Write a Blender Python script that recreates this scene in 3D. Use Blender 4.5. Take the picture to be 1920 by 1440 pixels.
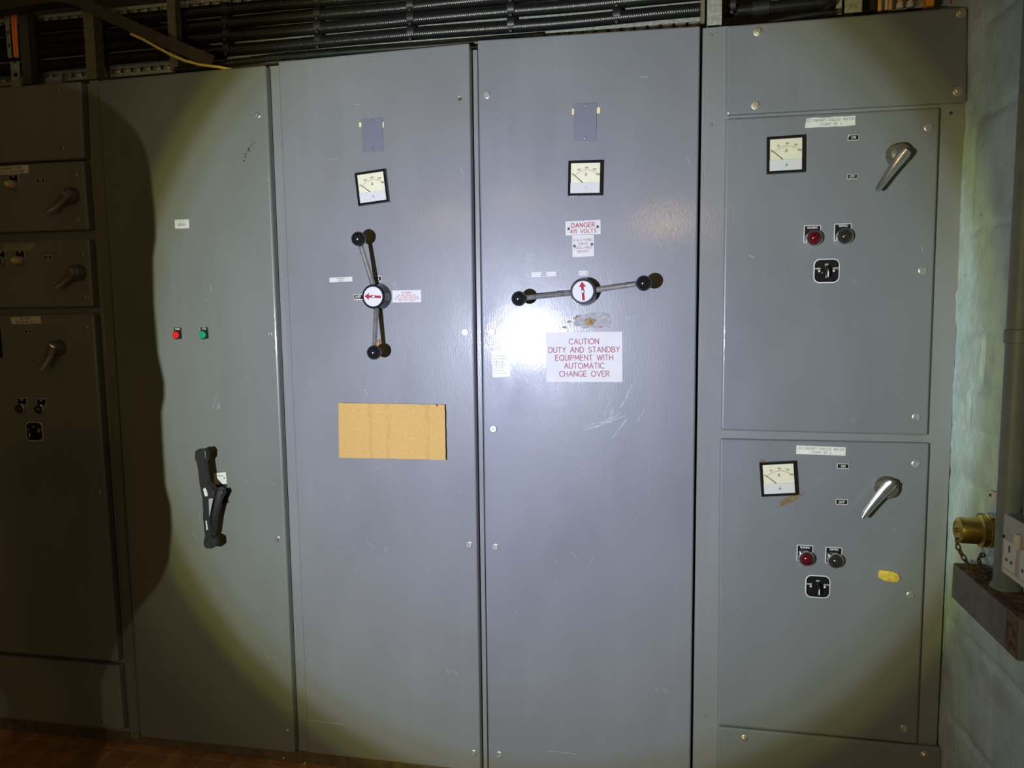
import bpy, bmesh, math, random
from mathutils import Vector, Matrix, noise
random.seed(7)
PI = math.pi
C = bpy.context.scene.collection
for o in list(bpy.data.objects): bpy.data.objects.remove(o)

# ------------------------------------------------------------------ camera
CAM = Vector((0.0, -2.15, 1.5))
F = 1400.0                                              # focal length for a 1920 x 1440 frame
yaw, pitch, roll = -0.19270392, -0.09759694, -0.01065777
fw = Vector((math.sin(yaw)*math.cos(pitch), math.cos(yaw)*math.cos(pitch), math.sin(pitch)))
r0 = Vector((math.cos(yaw), -math.sin(yaw), 0)); u0 = r0.cross(fw)
rt = math.cos(roll)*r0 + math.sin(roll)*u0
up = -math.sin(roll)*r0 + math.cos(roll)*u0
cam = bpy.data.cameras.new('camera'); camo = bpy.data.objects.new('camera', cam); C.objects.link(camo)
cam.sensor_width = 36; cam.lens = F/1920*36; cam.clip_start = 0.02
m = Matrix((rt, up, -fw)).transposed().to_4x4(); m.translation = CAM
camo.matrix_world = m
bpy.context.scene.camera = camo

# ------------------------------------------------------------------ view, world, lights
sc = bpy.context.scene
sc.view_settings.view_transform = 'Standard'; sc.view_settings.look = 'None'
sc.view_settings.exposure = 0.0; sc.view_settings.gamma = 1.0; sc.view_settings.use_curve_mapping = False
w = bpy.data.worlds.new('dark_room'); sc.world = w; w.use_nodes = True
w.node_tree.nodes['Background'].inputs[0].default_value = (1.0, 0.74, 0.36, 1)
w.node_tree.nodes['Background'].inputs[1].default_value = 0.009

TORCH = Vector((-0.750, -2.3, 1.338))
AXIS = Vector((0.118, 0.993, -0.019)).normalized()
TORCH_POWER = 350.0
def torch():
    l = bpy.data.lights.new('hand_torch', 'SPOT'); l.energy = TORCH_POWER
    l.spot_size = math.radians(150); l.spot_blend = 0.3; l.shadow_soft_size = 0.003
    o = bpy.data.objects.new('hand_torch', l); C.objects.link(o); o.location = TORCH
    o.rotation_euler = AXIS.to_track_quat('-Z', 'Y').to_euler()
    # beam profile of the reflector: bluish core, greenish flank, yellow rim, faint warm spill
    l.use_nodes = True; nt = l.node_tree; nt.nodes.clear()
    out = nt.nodes.new('ShaderNodeOutputLight'); em = nt.nodes.new('ShaderNodeEmission')
    ge = nt.nodes.new('ShaderNodeNewGeometry'); dt = nt.nodes.new('ShaderNodeVectorMath'); dt.operation = 'DOT_PRODUCT'
    dt.inputs[1].default_value = AXIS
    ab = nt.nodes.new('ShaderNodeMath'); ab.operation = 'ABSOLUTE'
    ac = nt.nodes.new('ShaderNodeMath'); ac.operation = 'ARCCOSINE'
    dv = nt.nodes.new('ShaderNodeMath'); dv.operation = 'DIVIDE'; dv.inputs[1].default_value = math.radians(60)
    cr = nt.nodes.new('ShaderNodeValToRGB'); cr.color_ramp.interpolation = 'EASE'
    el = cr.color_ramp.elements
    stops = [(0, (.80, .85, 1.10)), (8, (.80, .85, 1.06)), (15, (.74, .79, .93)), (20.5, (.70, .76, .80)), (26, (.64, .70, .66)),
             (27.7, (.54, .57, .42)), (29.3, (.27, .26, .10)), (30.8, (.105, .092, .058)), (36, (.048, .043, .031)), (60, (.012, .011, .008))]
    while len(el) < len(stops): el.new(0.5)
    for e, (a, c) in zip(el, stops): e.position = a/60; e.color = (*c, 1)
    L = nt.links
    L.new(ge.outputs['Incoming'], dt.inputs[0]); L.new(dt.outputs['Value'], ab.inputs[0])
    L.new(ab.outputs[0], ac.inputs[0]); L.new(ac.outputs[0], dv.inputs[0]); L.new(dv.outputs[0], cr.inputs[0])
    L.new(cr.outputs[0], em.inputs[0]); L.new(em.outputs[0], out.inputs[0])
torch()
def warm_lamp(x, y, z, e, r, col=(1, .62, .22)):
    l = bpy.data.lights.new('warm_lamp', 'POINT'); l.energy = e; l.color = col; l.shadow_soft_size = r
    o = bpy.data.objects.new('warm_lamp', l); C.objects.link(o); o.location = (x, y, z)
warm_lamp(0.06, -4.0, 2.19, 21.0, 0.07)
warm_lamp(-1.12, -4.0, 2.40, 6.0, 0.07)
warm_lamp(-1.75, -4.0, 2.26, 8.0, 0.07)
warm_lamp(-1.80, -4.0, 1.26, 13.0, 0.13, (1, .85, .35))
warm_lamp(-2.0, -1.3, 3.0, 1.8, 0.10, (1, .78, .38))

# ------------------------------------------------------------------ projection helpers: a pixel to a point on a real plane
def ray(px, py): return (px-960)*rt - (py-720)*up + F*fw
def P(px, py, y=0.0):
    d = ray(px, py); return CAM + d*((y-CAM.y)/d.y)
def Q(px, py, x):
    d = ray(px, py); return CAM + d*((x-CAM.x)/d.x)

# ------------------------------------------------------------------ materials
MATS = {}
def ninp(n, k, v): n.inputs[k].default_value = v
def mat(name, col, rough=0.5, metal=0.0, var=0.0, scale=30.0, bump=0.0, bscale=80.0, stretch=(1, 1, 1), col2=None, spec=0.5, dist=0.002, coat=0):
    if name in MATS: return MATS[name]
    M = bpy.data.materials.new(name); M.use_nodes = True; nt = M.node_tree; L = nt.links
    b = nt.nodes['Principled BSDF']
    ninp(b, 'Base Color', (*col, 1)); ninp(b, 'Roughness', rough); ninp(b, 'Metallic', metal); ninp(b, 'Specular IOR Level', spec)
    if coat: ninp(b, 'Coat Weight', coat); ninp(b, 'Coat Roughness', 0.08)
    tc = nt.nodes.new('ShaderNodeTexCoord'); mp = nt.nodes.new('ShaderNodeMapping'); ninp(mp, 'Scale', stretch)
    L.new(tc.outputs['Object'], mp.inputs[0])
    if var > 0 or col2:
        n = nt.nodes.new('ShaderNodeTexNoise'); ninp(n, 'Scale', scale); ninp(n, 'Detail', 5)
        L.new(mp.outputs[0], n.inputs['Vector'])
        cr = nt.nodes.new('ShaderNodeValToRGB'); e = cr.color_ramp.elements
        e[0].position = .35; e[1].position = .68
        c2 = col2 or tuple(c*(1+var) for c in col)
        e[0].color = (*[c*(1-var) for c in col], 1); e[1].color = (*c2, 1)
        L.new(n.outputs['Fac'], cr.inputs[0]); L.new(cr.outputs[0], b.inputs['Base Color'])
    if bump > 0:
        n2 = nt.nodes.new('ShaderNodeTexNoise'); ninp(n2, 'Scale', bscale); ninp(n2, 'Detail', 4)
        L.new(mp.outputs[0], n2.inputs['Vector'])
        bp = nt.nodes.new('ShaderNodeBump'); ninp(bp, 'Strength', bump); ninp(bp, 'Distance', dist)
        L.new(n2.outputs['Fac'], bp.inputs['Height']); L.new(bp.outputs[0], b.inputs['Normal'])
    MATS[name] = M; return M

def paint(name, col, scuff=0.5, rough=0.36, streak=0.16):
    """brushed-looking gloss cabinet paint: vertical wipe streaks, pale scuffs, small chips"""
    M = bpy.data.materials.new(name); M.use_nodes = True; nt = M.node_tree; L = nt.links
    b = nt.nodes['Principled BSDF']
    tc = nt.nodes.new('ShaderNodeTexCoord')
    def noise_(scale, stretch, detail=4, dist=0.0):
        mp = nt.nodes.new('ShaderNodeMapping'); ninp(mp, 'Scale', stretch); L.new(tc.outputs['Object'], mp.inputs[0])
        n = nt.nodes.new('ShaderNodeTexNoise'); ninp(n, 'Scale', scale); ninp(n, 'Detail', detail); ninp(n, 'Distortion', dist)
        L.new(mp.outputs[0], n.inputs['Vector']); return n.outputs['Fac']
    def ramp(s, a, c, v0=0.0, v1=1.0):
        r = nt.nodes.new('ShaderNodeMapRange'); ninp(r, 1, a); ninp(r, 2, c); ninp(r, 3, v0); ninp(r, 4, v1); L.new(s, r.inputs[0]); return r.outputs[0]
    def mul(a, c):
        x = nt.nodes.new('ShaderNodeMath'); x.operation = 'MULTIPLY'
        for i, v in enumerate((a, c)):
            if isinstance(v, (int, float)): x.inputs[i].default_value = v
            else: L.new(v, x.inputs[i])
        return x.outputs[0]
    def mix(fac, ca, cb):
        x = nt.nodes.new('ShaderNodeMix'); x.data_type = 'RGBA'; L.new(fac, x.inputs[0])
        for i, v in ((6, ca), (7, cb)):
            if isinstance(v, tuple): x.inputs[i].default_value = (*v, 1)
            else: L.new(v, x.inputs[i])
        return x.outputs[2]
    cloud = ramp(noise_(3.2, (1, 1, .55), 5), .3, .7)
    base = mix(cloud, tuple(c*0.93 for c in col), tuple(c*1.07 for c in col))
    st = mul(ramp(noise_(1, (26, 26, 1.3), 6), .50, .78), ramp(noise_(2.4, (1, 1, 1), 3), .42, .62))
    base = mix(mul(st, streak), base, tuple(min(1, c*1.45+.03) for c in col))
    sc_ = mul(ramp(noise_(26, (1, 1, .6), 7, 1.2), .66, .74), ramp(noise_(3.0, (1, 1, 1), 2), .46, .66))
    base = mix(mul(sc_, scuff), base, (.36, .37, .39))
    dk = ramp(noise_(120, (1, 1, 1), 2), .79, .82)
    base = mix(mul(dk, .6), base, (.02, .02, .02))
    L.new(base, b.inputs['Base Color'])
    L.new(ramp(noise_(7, (1, 1, .5), 5), .25, .75, rough*0.8, rough*1.35), b.inputs['Roughness'])
    bp = nt.nodes.new('ShaderNodeBump'); ninp(b, 'Coat Weight', .36); ninp(b, 'Coat Roughness', .125); ninp(b, 'Specular IOR Level', .35)
    ninp(bp, 'Strength', .30); ninp(bp, 'Distance', .0007)
    L.new(noise_(1, (260, 260, 60), 5), bp.inputs['Height'])
    bp2 = nt.nodes.new('ShaderNodeBump'); ninp(bp2, 'Strength', .4); ninp(bp2, 'Distance', .0012)
    L.new(noise_(9, (1, 1, .7), 2), bp2.inputs['Height']); L.new(bp.outputs[0], bp2.inputs['Normal'])
    L.new(bp2.outputs[0], b.inputs['Normal']); L.new(bp2.outputs[0], b.inputs['Coat Normal'])
    MATS[name] = M; return M

GREY = paint('bluish_cabinet_grey_paint', (.182, .190, .214))
GREYC = paint('cabinet_grey_paint', (.186, .192, .203))
GREYB = paint('greenish_cabinet_grey_paint', (.160, .170, .160))
GREY2 = paint('pump_cabinet_grey_paint', (.168, .180, .192), .25, .32, .12)
GREYD = paint('left_cabinet_grey_paint', (.180, .185, .185), .15, .34, .1)
STRIP = paint('frame_grey_paint', (.200, .207, .213), .3, .3, .15)
BLANK = mat('blue_grey_enamel', (.150, .160, .210), .35, 0, .03)
BLACK = mat('black_plastic', (.010, .010, .012), .14)
BLACKM = mat('matt_black_plastic', (.016, .016, .017), .45, bump=.1, bscale=300)
RUBBER = mat('black_cable_sheath', (.012, .012, .012), .34, 0, .3, 40)
WHITE = mat('white_plastic', (.56, .56, .55), .6, 0, .03, 20, spec=.25)
CREAM = mat('cream_dial', (.66, .64, .46), .5, 0, .03, 60)
PAPER = mat('paper_label', (.66, .66, .60), .6, 0, .06, 60)
INK = mat('black_ink', (.03, .03, .03), .6)
FADED = mat('faded_ink', (.30, .29, .27), .6)
RED = mat('red_engraving', (.34, .02, .04), .75, spec=.2)
REDF = mat('faded_red_engraving', (.34, .13, .15), .75, 0, .12, 90, spec=.2)
NICKEL = mat('nickel_screw', (.50, .50, .48), .38, .7, .1, 90)
CHROME = mat('chrome', (.66, .67, .70), .22, .9, .12, 40, bump=.1, bscale=160)
STEEL = mat('bare_steel', (.42, .41, .39), .36, .75, .2, 60, bump=.1, bscale=200)
ZINC = mat('zinc_steel', (.55, .50, .38), .42, .8, .15, 200)
GALV = mat('galvanised_steel', (.34, .35, .31), .5, .35, .25, 90)
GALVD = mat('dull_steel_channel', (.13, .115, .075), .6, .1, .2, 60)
BRASS = mat('brass', (.62, .46, .12), .36, 1.0, .25, 35, bump=.15, bscale=120)
BRASSD = mat('dull_brass', (.30, .22, .07), .45, .9, .3, 40, bump=.2, bscale=120)
RUST = mat('rust', (.11, .06, .03), .9, 0, .5, 60, bump=.8, bscale=90, col2=(.2, .13, .07))
CARD = mat('cardboard', (.50, .315, .095), .85, 0, .05, 110, bump=.15, bscale=400)
CARDE = mat('cardboard_edge', (.12, .07, .03), .9)
ORANGE = mat('orange_cable_sheath', (.75, .20, .03), .45)
YELLOW = mat('yellow_cable_sheath', (.70, .52, .10), .45)
FOAM = mat('yellow_foam', (.62, .45, .05), .9, 0, .2, 70, bump=.8, bscale=120)
GLUE = mat('brown_glue', (.17, .12, .05), .7, 0, .25, 80)
REDL = mat('red_lens', (.085, .003, .008), .12, coat=.5)
DARKL = mat('dark_lens', (.02, .02, .018), .12, coat=.5)
MILKL = mat('milky_lens', (.65, .52, .26), .3)
REDB = mat('bright_red_lens', (.70, .02, .02), .3)
GREENB = mat('bright_green_lens', (.01, .30, .12), .3)
BOSS = mat('worn_boss_casting', (.13, .12, .085), .5, .3, .3, 60, bump=.2, bscale=150)
PIPEG = mat('green_grey_pipe_paint', (.16, .195, .175), .5, 0, .15, 20, bump=.1, bscale=60)
TRUNK = mat('dusty_grey_trunking', (.135, .14, .135), .65, 0, .2, 20, bump=.15, bscale=70)
SOCK = mat('metal_clad_white', (.40, .40, .37), .5, 0, .1, 30)
PEELED = mat('peeled_adhesive', (.27, .27, .28), .8, 0, .15, 70, bump=.5, bscale=100, stretch=(1, 1, 3), col2=(.38, .375, .38))
BROWNED = mat('browned_adhesive', (.26, .17, .08), .8, 0, .4, 120)
SCUFF = mat('pale_scuff', (.40, .41, .44), .6, 0, .25, 90)
DARKW = mat('dark_room_wall', (.08, .075, .07), .9, 0, .2, 6)

# ------------------------------------------------------------------ mesh helpers
def finish(bm, angle=26):
    bmesh.ops.recalc_face_normals(bm, faces=bm.faces[:])
    ysp = [v.co.y for v in bm.verts]
    if max(ysp)-min(ysp) < 2e-4:                       # flat lettering faces the viewer
        for f in bm.faces:
            f.normal_update()
            if f.normal.y > 0: f.normal_flip()
    me = bpy.data.meshes.new('m'); bm.to_mesh(me); bm.free()
    for p in me.polygons: p.use_smooth = True
    me.set_sharp_from_angle(angle=math.radians(angle))
    ar_ = sorted(p.area for p in me.polygons); big = 25*ar_[len(ar_)//2]      # large flat faces keep their true normals
    for p in me.polygons: p.use_smooth = p.area < big
    return me
def obj(name, bm, m_, parent=None, shift=None, angle=26):
    """links bm as one mesh object; shift = the parent's place when bm is built in room coordinates"""
    if shift is not None: bmesh.ops.translate(bm, verts=bm.verts[:], vec=-Vector(shift))
    me = finish(bm, angle); me.name = name; me.materials.append(m_)
    o = bpy.data.objects.new(name, me); C.objects.link(o)
    if parent: o.parent = parent
    return o
def tag(o, label, cat, group=None):
    o['label'] = label; o['category'] = cat
    if group: o['group'] = group
    return o
def thing(name, label, cat, loc=(0, 0, 0), tilt=0.0, group=None):
    o = bpy.data.objects.new(name, None); C.objects.link(o); o.empty_display_size = .05
    o.location = loc; o.rotation_euler = (0, -tilt, 0)
    return tag(o, label, cat, group)
def struct(name, bm, m_):
    o = obj(name, bm, m_); o['kind'] = 'structure'; return o
def copy_tree(o, parent=None):
    c = o.copy(); C.objects.link(c); c.parent = parent
    for ch in o.children: copy_tree(ch, c)
    return c
def dup(root, loc, tilt, label, group=None):
    c = copy_tree(root); c.location = loc; c.rotation_euler = (0, -tilt, 0); c['label'] = label
    if group: c['group'] = group
    return c
def NB(): return bmesh.new()
def hexa(bm, vs, bev=0.0, seg=2):
    """vs: 4 front corners (bl, br, tr, tl) then 4 back corners"""
    v = [bm.verts.new(p) for p in vs]
    fs = [bm.faces.new([v[i] for i in q]) for q in ((0, 1, 2, 3), (5, 4, 7, 6), (0, 4, 5, 1), (1, 5, 6, 2), (2, 6, 7, 3), (3, 7, 4, 0))]
    if bev > 0:
        es = list({e for f in fs for e in f.edges})
        bmesh.ops.bevel(bm, geom=es, offset=bev, segments=seg, affect='EDGES', profile=.5)
    return bm
def box(bm, x0, x1, y0, y1, z0, z1, bev=0.0, seg=2):
    return hexa(bm, [(x0, y0, z0), (x1, y0, z0), (x1, y0, z1), (x0, y0, z1), (x0, y1, z0), (x1, y1, z0), (x1, y1, z1), (x0, y1, z1)], bev, seg)
def lathe(bm, prof, seg=28, c=(0, 0, 0), axis=None):
    """prof: (radius, height) pairs; the axis points to the viewer (-y) unless given"""
    ax = Vector(axis or (0, -1, 0)).normalized()
    a = ax.orthogonal().normalized(); b = ax.cross(a); c = Vector(c); rings = []
    for r, h in prof:
        if r < 1e-6: rings.append([bm.verts.new(c+ax*h)])
        else: rings.append([bm.verts.new(c+ax*h+(a*math.cos(2*PI*i/seg)+b*math.sin(2*PI*i/seg))*r) for i in range(seg)])
    for A, B in zip(rings, rings[1:]):
        for i in range(seg):
            j = (i+1) % seg
            if len(A) == 1 and len(B) == 1: continue
            if len(A) == 1: bm.faces.new((A[0], B[i], B[j]))
            elif len(B) == 1: bm.faces.new((A[i], A[j], B[0]))
            else: bm.faces.new((A[i], A[j], B[j], B[i]))
    for R in (rings[0], rings[-1]):
        if len(R) > 1: bm.faces.new(R)
    return bm
def tube(bm, pts, rad, seg=16, caps=True):
    pts = [Vector(p) for p in pts]; n = len(pts)
    if isinstance(rad, (int, float)): rad = [rad]*n
    nrm = None; rings = []
    for i in range(n):
        t = (pts[min(i+1, n-1)]-pts[max(i-1, 0)]).normalized()
        if nrm is None: nrm = t.orthogonal().normalized()
        nrm = (nrm-t*nrm.dot(t)).normalized(); bn = t.cross(nrm)
        rings.append([bm.verts.new(pts[i]+(nrm*math.cos(2*PI*k/seg)+bn*math.sin(2*PI*k/seg))*rad[i]) for k in range(seg)])
    for A, B in zip(rings, rings[1:]):
        for k in range(seg): bm.faces.new((A[k], A[(k+1) % seg], B[(k+1) % seg], B[k]))
    if caps: bm.faces.new(rings[0]); bm.faces.new(rings[-1])
    return bm
def prism(bm, pts, y0, y1, bev=0.0, seg=2):
    """pts: (x, z) outline, front face at y0, back at y1"""
    f = [bm.verts.new((x, y0, z)) for x, z in pts]; b = [bm.verts.new((x, y1, z)) for x, z in pts]
    n = len(pts); fs = [bm.faces.new(f)]
    bm.faces.new(b[::-1])
    for i in range(n): bm.faces.new((f[i], b[i], b[(i+1) % n], f[(i+1) % n]))
    if bev > 0: bmesh.ops.bevel(bm, geom=list(fs[0].edges), offset=bev, segments=seg, affect='EDGES', profile=.5)
    return bm
def sphere(bm, c, r, seg=24):
    n = 12
    lathe(bm, [(0 if i in (0, n) else r*math.sin(PI*i/n), -r*math.cos(PI*i/n)) for i in range(n+1)], seg, c)
    return bm
def rrect(w_, h_, r, n=5):
    o = []
    for cx, cz, a0 in ((w_/2-r, h_/2-r, 0), (-w_/2+r, h_/2-r, 90), (-w_/2+r, -h_/2+r, 180), (w_/2-r, -h_/2+r, 270)):
        for i in range(n+1):
            a = math.radians(a0+90*i/n); o.append((cx+r*math.cos(a), cz+r*math.sin(a)))
    return o
def ring_prism(bm, outer, inner, y0, y1):
    """flat frame between two outlines with the same point count"""
    n = len(outer)
    V = [[bm.verts.new((x, y, z)) for x, z in pl] for pl, y in ((outer, y0), (inner, y0), (outer, y1), (inner, y1))]
    for i in range(n):
        j = (i+1) % n
        bm.faces.new((V[0][i], V[0][j], V[1][j], V[1][i])); bm.faces.new((V[2][i], V[3][i], V[3][j], V[2][j]))
        bm.faces.new((V[0][i], V[2][i], V[2][j], V[0][j])); bm.faces.new((V[1][i], V[1][j], V[3][j], V[3][i]))
    return bm

# ------------------------------------------------------------------ engraved stroke lettering
def arc(cx, cz, rx, rz, a0, a1, n=9):
    return [(cx+rx*math.cos(math.radians(a0+(a1-a0)*i/n)), cz+rz*math.sin(math.radians(a0+(a1-a0)*i/n))) for i in range(n+1)]
G = {
 'A': (.68, [[(0, 0), (.34, 1), (.68, 0)], [(.13, .36), (.55, .36)]]),
 'B': (.56, [[(0, 0), (0, 1), (.28, 1)]+arc(.28, .77, .23, .23, 90, -90)+[(0, .54)], [(.28, .54)]+arc(.30, .27, .26, .27, 90, -90)+[(0, 0)]]),
 'C': (.66, [arc(.40, .5, .40, .5, 48, 312, 14)]),
 'D': (.62, [[(0, 0), (0, 1), (.22, 1)]+arc(.22, .5, .40, .5, 90, -90, 12)+[(0, 0)]]),
 'E': (.50, [[(.50, 1), (0, 1), (0, 0), (.50, 0)], [(0, .52), (.42, .52)]]),
 'F': (.48, [[(.48, 1), (0, 1), (0, 0)], [(0, .52), (.40, .52)]]),
 'G': (.70, [arc(.40, .5, .40, .5, 48, 330, 14)+[(.74, .44), (.46, .44)]]),
 'H': (.60, [[(0, 0), (0, 1)], [(.60, 0), (.60, 1)], [(0, .52), (.60, .52)]]),
 'I': (.02, [[(.01, 0), (.01, 1)]]),
 'J': (.36, [[(.36, 1), (.36, .2)]+arc(.18, .2, .18, .2, 0, -180)]),
 'K': (.54, [[(0, 0), (0, 1)], [(.52, 1), (0, .42)], [(.17, .6), (.54, 0)]]),
 'L': (.44, [[(0, 1), (0, 0), (.44, 0)]]),
 'M': (.74, [[(0, 0), (.06, 1), (.37, .25), (.68, 1), (.74, 0)]]),
 'N': (.62, [[(0, 0), (0, 1), (.62, 0), (.62, 1)]]),
 'O': (.80, [arc(.40, .5, .40, .5, 0, 360, 18)]),
 'P': (.52, [[(0, 0), (0, 1), (.26, 1)]+arc(.26, .74, .26, .26, 90, -90)+[(0, .48)]]),
 'Q': (.80, [arc(.40, .5, .40, .5, 0, 360, 18), [(.48, .24), (.78, -.06)]]),
 'R': (.54, [[(0, 0), (0, 1), (.26, 1)]+arc(.26, .75, .25, .25, 90, -90)+[(0, .5)], [(.24, .5), (.54, 0)]]),
 'S': (.52, [arc(.27, .75, .24, .25, 35, 270, 9)+arc(.26, .25, .26, .25, 90, -145, 9)]),
 'T': (.58, [[(0, 1), (.58, 1)], [(.29, 1), (.29, 0)]]),
 'U': (.58, [[(0, 1), (0, .29)]+arc(.29, .29, .29, .29, 180, 360)+[(.58, 1)]]),
 'V': (.66, [[(0, 1), (.33, 0), (.66, 1)]]),
 'W': (.94, [[(0, 1), (.22, 0), (.47, .95), (.72, 0), (.94, 1)]]),
 'X': (.58, [[(0, 0), (.58, 1)], [(0, 1), (.58, 0)]]),
 'Y': (.60, [[(0, 1), (.30, .48), (.60, 1)], [(.30, .48), (.30, 0)]]),
 'Z': (.56, [[(0, 1), (.56, 1), (0, 0), (.56, 0)]]),
 '0': (.54, [arc(.27, .5, .27, .5, 0, 360, 16)]), '1': (.16, [[(0, .8), (.14, 1), (.14, 0)]]),
 '2': (.50, [arc(.25, .74, .25, .26, 165, -30, 8)+[(0, 0), (.50, 0)]]),
 '3': (.50, [arc(.24, .76, .23, .24, 150, -90, 8)+arc(.24, .26, .26, .26, 90, -150, 8)]),
 '4': (.54, [[(.40, 0), (.40, 1), (0, .28), (.54, .28)]]),
 '5': (.50, [[(.46, 1), (.08, 1), (.04, .56)]+arc(.24, .32, .26, .32, 130, -140, 9)]),
 '6': (.52, [[(.40, 1), (.06, .44)]+arc(.26, .28, .26, .28, 150, 510, 14)]),
 '7': (.48, [[(0, 1), (.48, 1), (.16, 0)]]), '8': (.5, [arc(.25, .76, .21, .24, 0, 360, 12), arc(.25, .26, .25, .26, 0, 360, 12)]),
 '9': (.52, [[(.12, 0), (.46, .56)]+arc(.26, .72, .26, .28, -30, 330, 14)]),
 '/': (.40, [[(0, -.05), (.40, 1.05)]]), '.': (.04, [[(.02, 0), (.02, .04)]]), '-': (.3, [[(0, .5), (.3, .5)]]),
 '&': (.6, [[(.6, 0), (.12, .72)]+arc(.28, .8, .17, .2, 200, -40, 8)+[(.06, .36)]+arc(.24, .22, .22, .22, 140, 330, 8)+[(.58, .42)]]),
 'o': (.26, [arc(.13, .8, .13, .17, 0, 360, 10), [(.02, .5), (.24, .5)]]),
}
def text_width(s, h, sp): return sum((G[c][0] if c in G else .42)*h+sp*h for c in s)-sp*h
STK = [0]
def stroke(bm, pl, wd, y, end=True):
    for (x0, z0), (x1, z1) in zip(pl, pl[1:]):
        d = math.hypot(x1-x0, z1-z0)
        if d < 1e-7: continue
        nx, nz = -(z1-z0)/d*wd/2, (x1-x0)/d*wd/2
        ex, ez = (x1-x0)/d*wd*.3, (z1-z0)/d*wd*.3
        STK[0] = (STK[0]+1) % 40; yy_ = y-STK[0]*3e-6          # strokes lie over one another, never in one plane
        bm.faces.new([bm.verts.new((a, yy_, b)) for a, b in ((x0+nx-ex, z0+nz-ez), (x0-nx-ex, z0-nz-ez), (x1-nx+ex, z1-nz+ez), (x1+nx+ex, z1+nz+ez))])
def letter(bm, s, cx, z, h, y, wd=.11, sp=.26, wide=1.0, maxw=None):
    """one line of capitals centred on cx, base line at z, on the plane y"""
    if maxw: wide = min(wide, maxw/text_width(s, h, sp))
    x = cx-text_width(s, h, sp)*wide/2
    for c in s:
        if c in G:
            for pl in G[c][1]: stroke(bm, [(x+a*h*wide, z+b*h) for a, b in pl], wd*h, y)
            x += (G[c][0]+sp)*h*wide
        else: x += (.42+sp)*h*wide
def on_door(a, b):
    """centre, width and tilt from two pixels on the door face"""
    A, B = P(*a), P(*b); d = B-A
    return (A+B)/2, d.length, math.atan2(d.z, d.x)

# ================================================================== THE SETTING
XW = 0.7855
bm = NB(); box(bm, -4, XW+.2, -3.2, 1.2, -.06, 0)
fl = bpy.data.materials.new('quarry_tile_floor'); fl.use_nodes = True; nt = fl.node_tree
b = nt.nodes['Principled BSDF']; br = nt.nodes.new('ShaderNodeTexBrick'); tc = nt.nodes.new('ShaderNodeTexCoord')
ninp(br, 'Color1', (.40, .17, .07, 1)); ninp(br, 'Color2', (.50, .23, .09, 1)); ninp(br, 'Mortar', (.45, .31, .18, 1)); ninp(br, 'Scale', 1.0)
ninp(br, 'Mortar Size', .005); ninp(br, 'Brick Width', .115); ninp(br, 'Row Height', .23); br.offset = 0
nz = nt.nodes.new('ShaderNodeTexNoise'); ninp(nz, 'Scale', 14); ninp(nz, 'Detail', 6)
mx = nt.nodes.new('ShaderNodeMix'); mx.data_type = 'RGBA'; mx.blend_type = 'MULTIPLY'; mx.inputs[0].default_value = .8
cr = nt.nodes.new('ShaderNodeValToRGB'); cr.color_ramp.elements[0].position = .3; cr.color_ramp.elements[1].position = .62
cr.color_ramp.elements[0].color = (.5, .48, .45, 1)
nt.links.new(tc.outputs['Object'], br.inputs[0]); nt.links.new(tc.outputs['Object'], nz.inputs[0])
nt.links.new(nz.outputs['Fac'], cr.inputs[0]); nt.links.new(br.outputs[0], mx.inputs[6]); nt.links.new(cr.outputs[0], mx.inputs[7])
nt.links.new(mx.outputs[2], b.inputs['Base Color']); ninp(b, 'Roughness', .6)
struct('floor', bm, fl)
bm = NB(); box(bm, -4, XW+.2, 1.05, 1.2, 0, 3.4); struct('wall_back', bm, DARKW)
bm = NB(); box(bm, -4, XW+.2, -3.2, 1.2, 3.4, 3.5); struct('ceiling', bm, DARKW)

# the painted block wall on the right: a fine relief where the photo sees it
wm = bpy.data.materials.new('pale_blue_block_paint'); wm.use_nodes = True; nt = wm.node_tree; b = nt.nodes['Principled BSDF']
tc = nt.nodes.new('ShaderNodeTexCoord'); n1 = nt.nodes.new('ShaderNodeTexNoise'); ninp(n1, 'Scale', 9); ninp(n1, 'Detail', 7)
cr = nt.nodes.new('ShaderNodeValToRGB'); e = cr.color_ramp.elements
e[0].position = .30; e[0].color = (.40, .50, .54, 1); e[1].position = .55; e[1].color = (.52, .67, .76, 1)
n2 = nt.nodes.new('ShaderNodeTexNoise'); ninp(n2, 'Scale', 60); ninp(n2, 'Detail', 6)
c2 = nt.nodes.new('ShaderNodeValToRGB'); c2.color_ramp.elements[0].position = .67; c2.color_ramp.elements[1].position = .80
mx = nt.nodes.new('ShaderNodeMix'); mx.data_type = 'RGBA'; mx.inputs[7].default_value = (.16, .14, .09, 1)
bp = nt.nodes.new('ShaderNodeBump'); ninp(bp, 'Strength', .6); ninp(bp, 'Distance', .004)
L = nt.links; L.new(tc.outputs['Object'], n1.inputs[0]); L.new(tc.outputs['Object'], n2.inputs[0]); L.new(n1.outputs['Fac'], cr.inputs[0]); L.new(n2.outputs['Fac'], c2.inputs[0])
L.new(c2.outputs[0], mx.inputs[0]); L.new(cr.outputs[0], mx.inputs[6]); L.new(mx.outputs[2], b.inputs['Base Color']); L.new(n2.outputs['Fac'], bp.inputs['Height']); L.new(bp.outputs[0], b.inputs['Normal'])
ninp(b, 'Roughness', .55)
courses = [P(1795, q, 0).z for q in (-120, 60, 232, 433, 616, 718, 795, 893, 985, 1160, 1330)]
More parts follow.
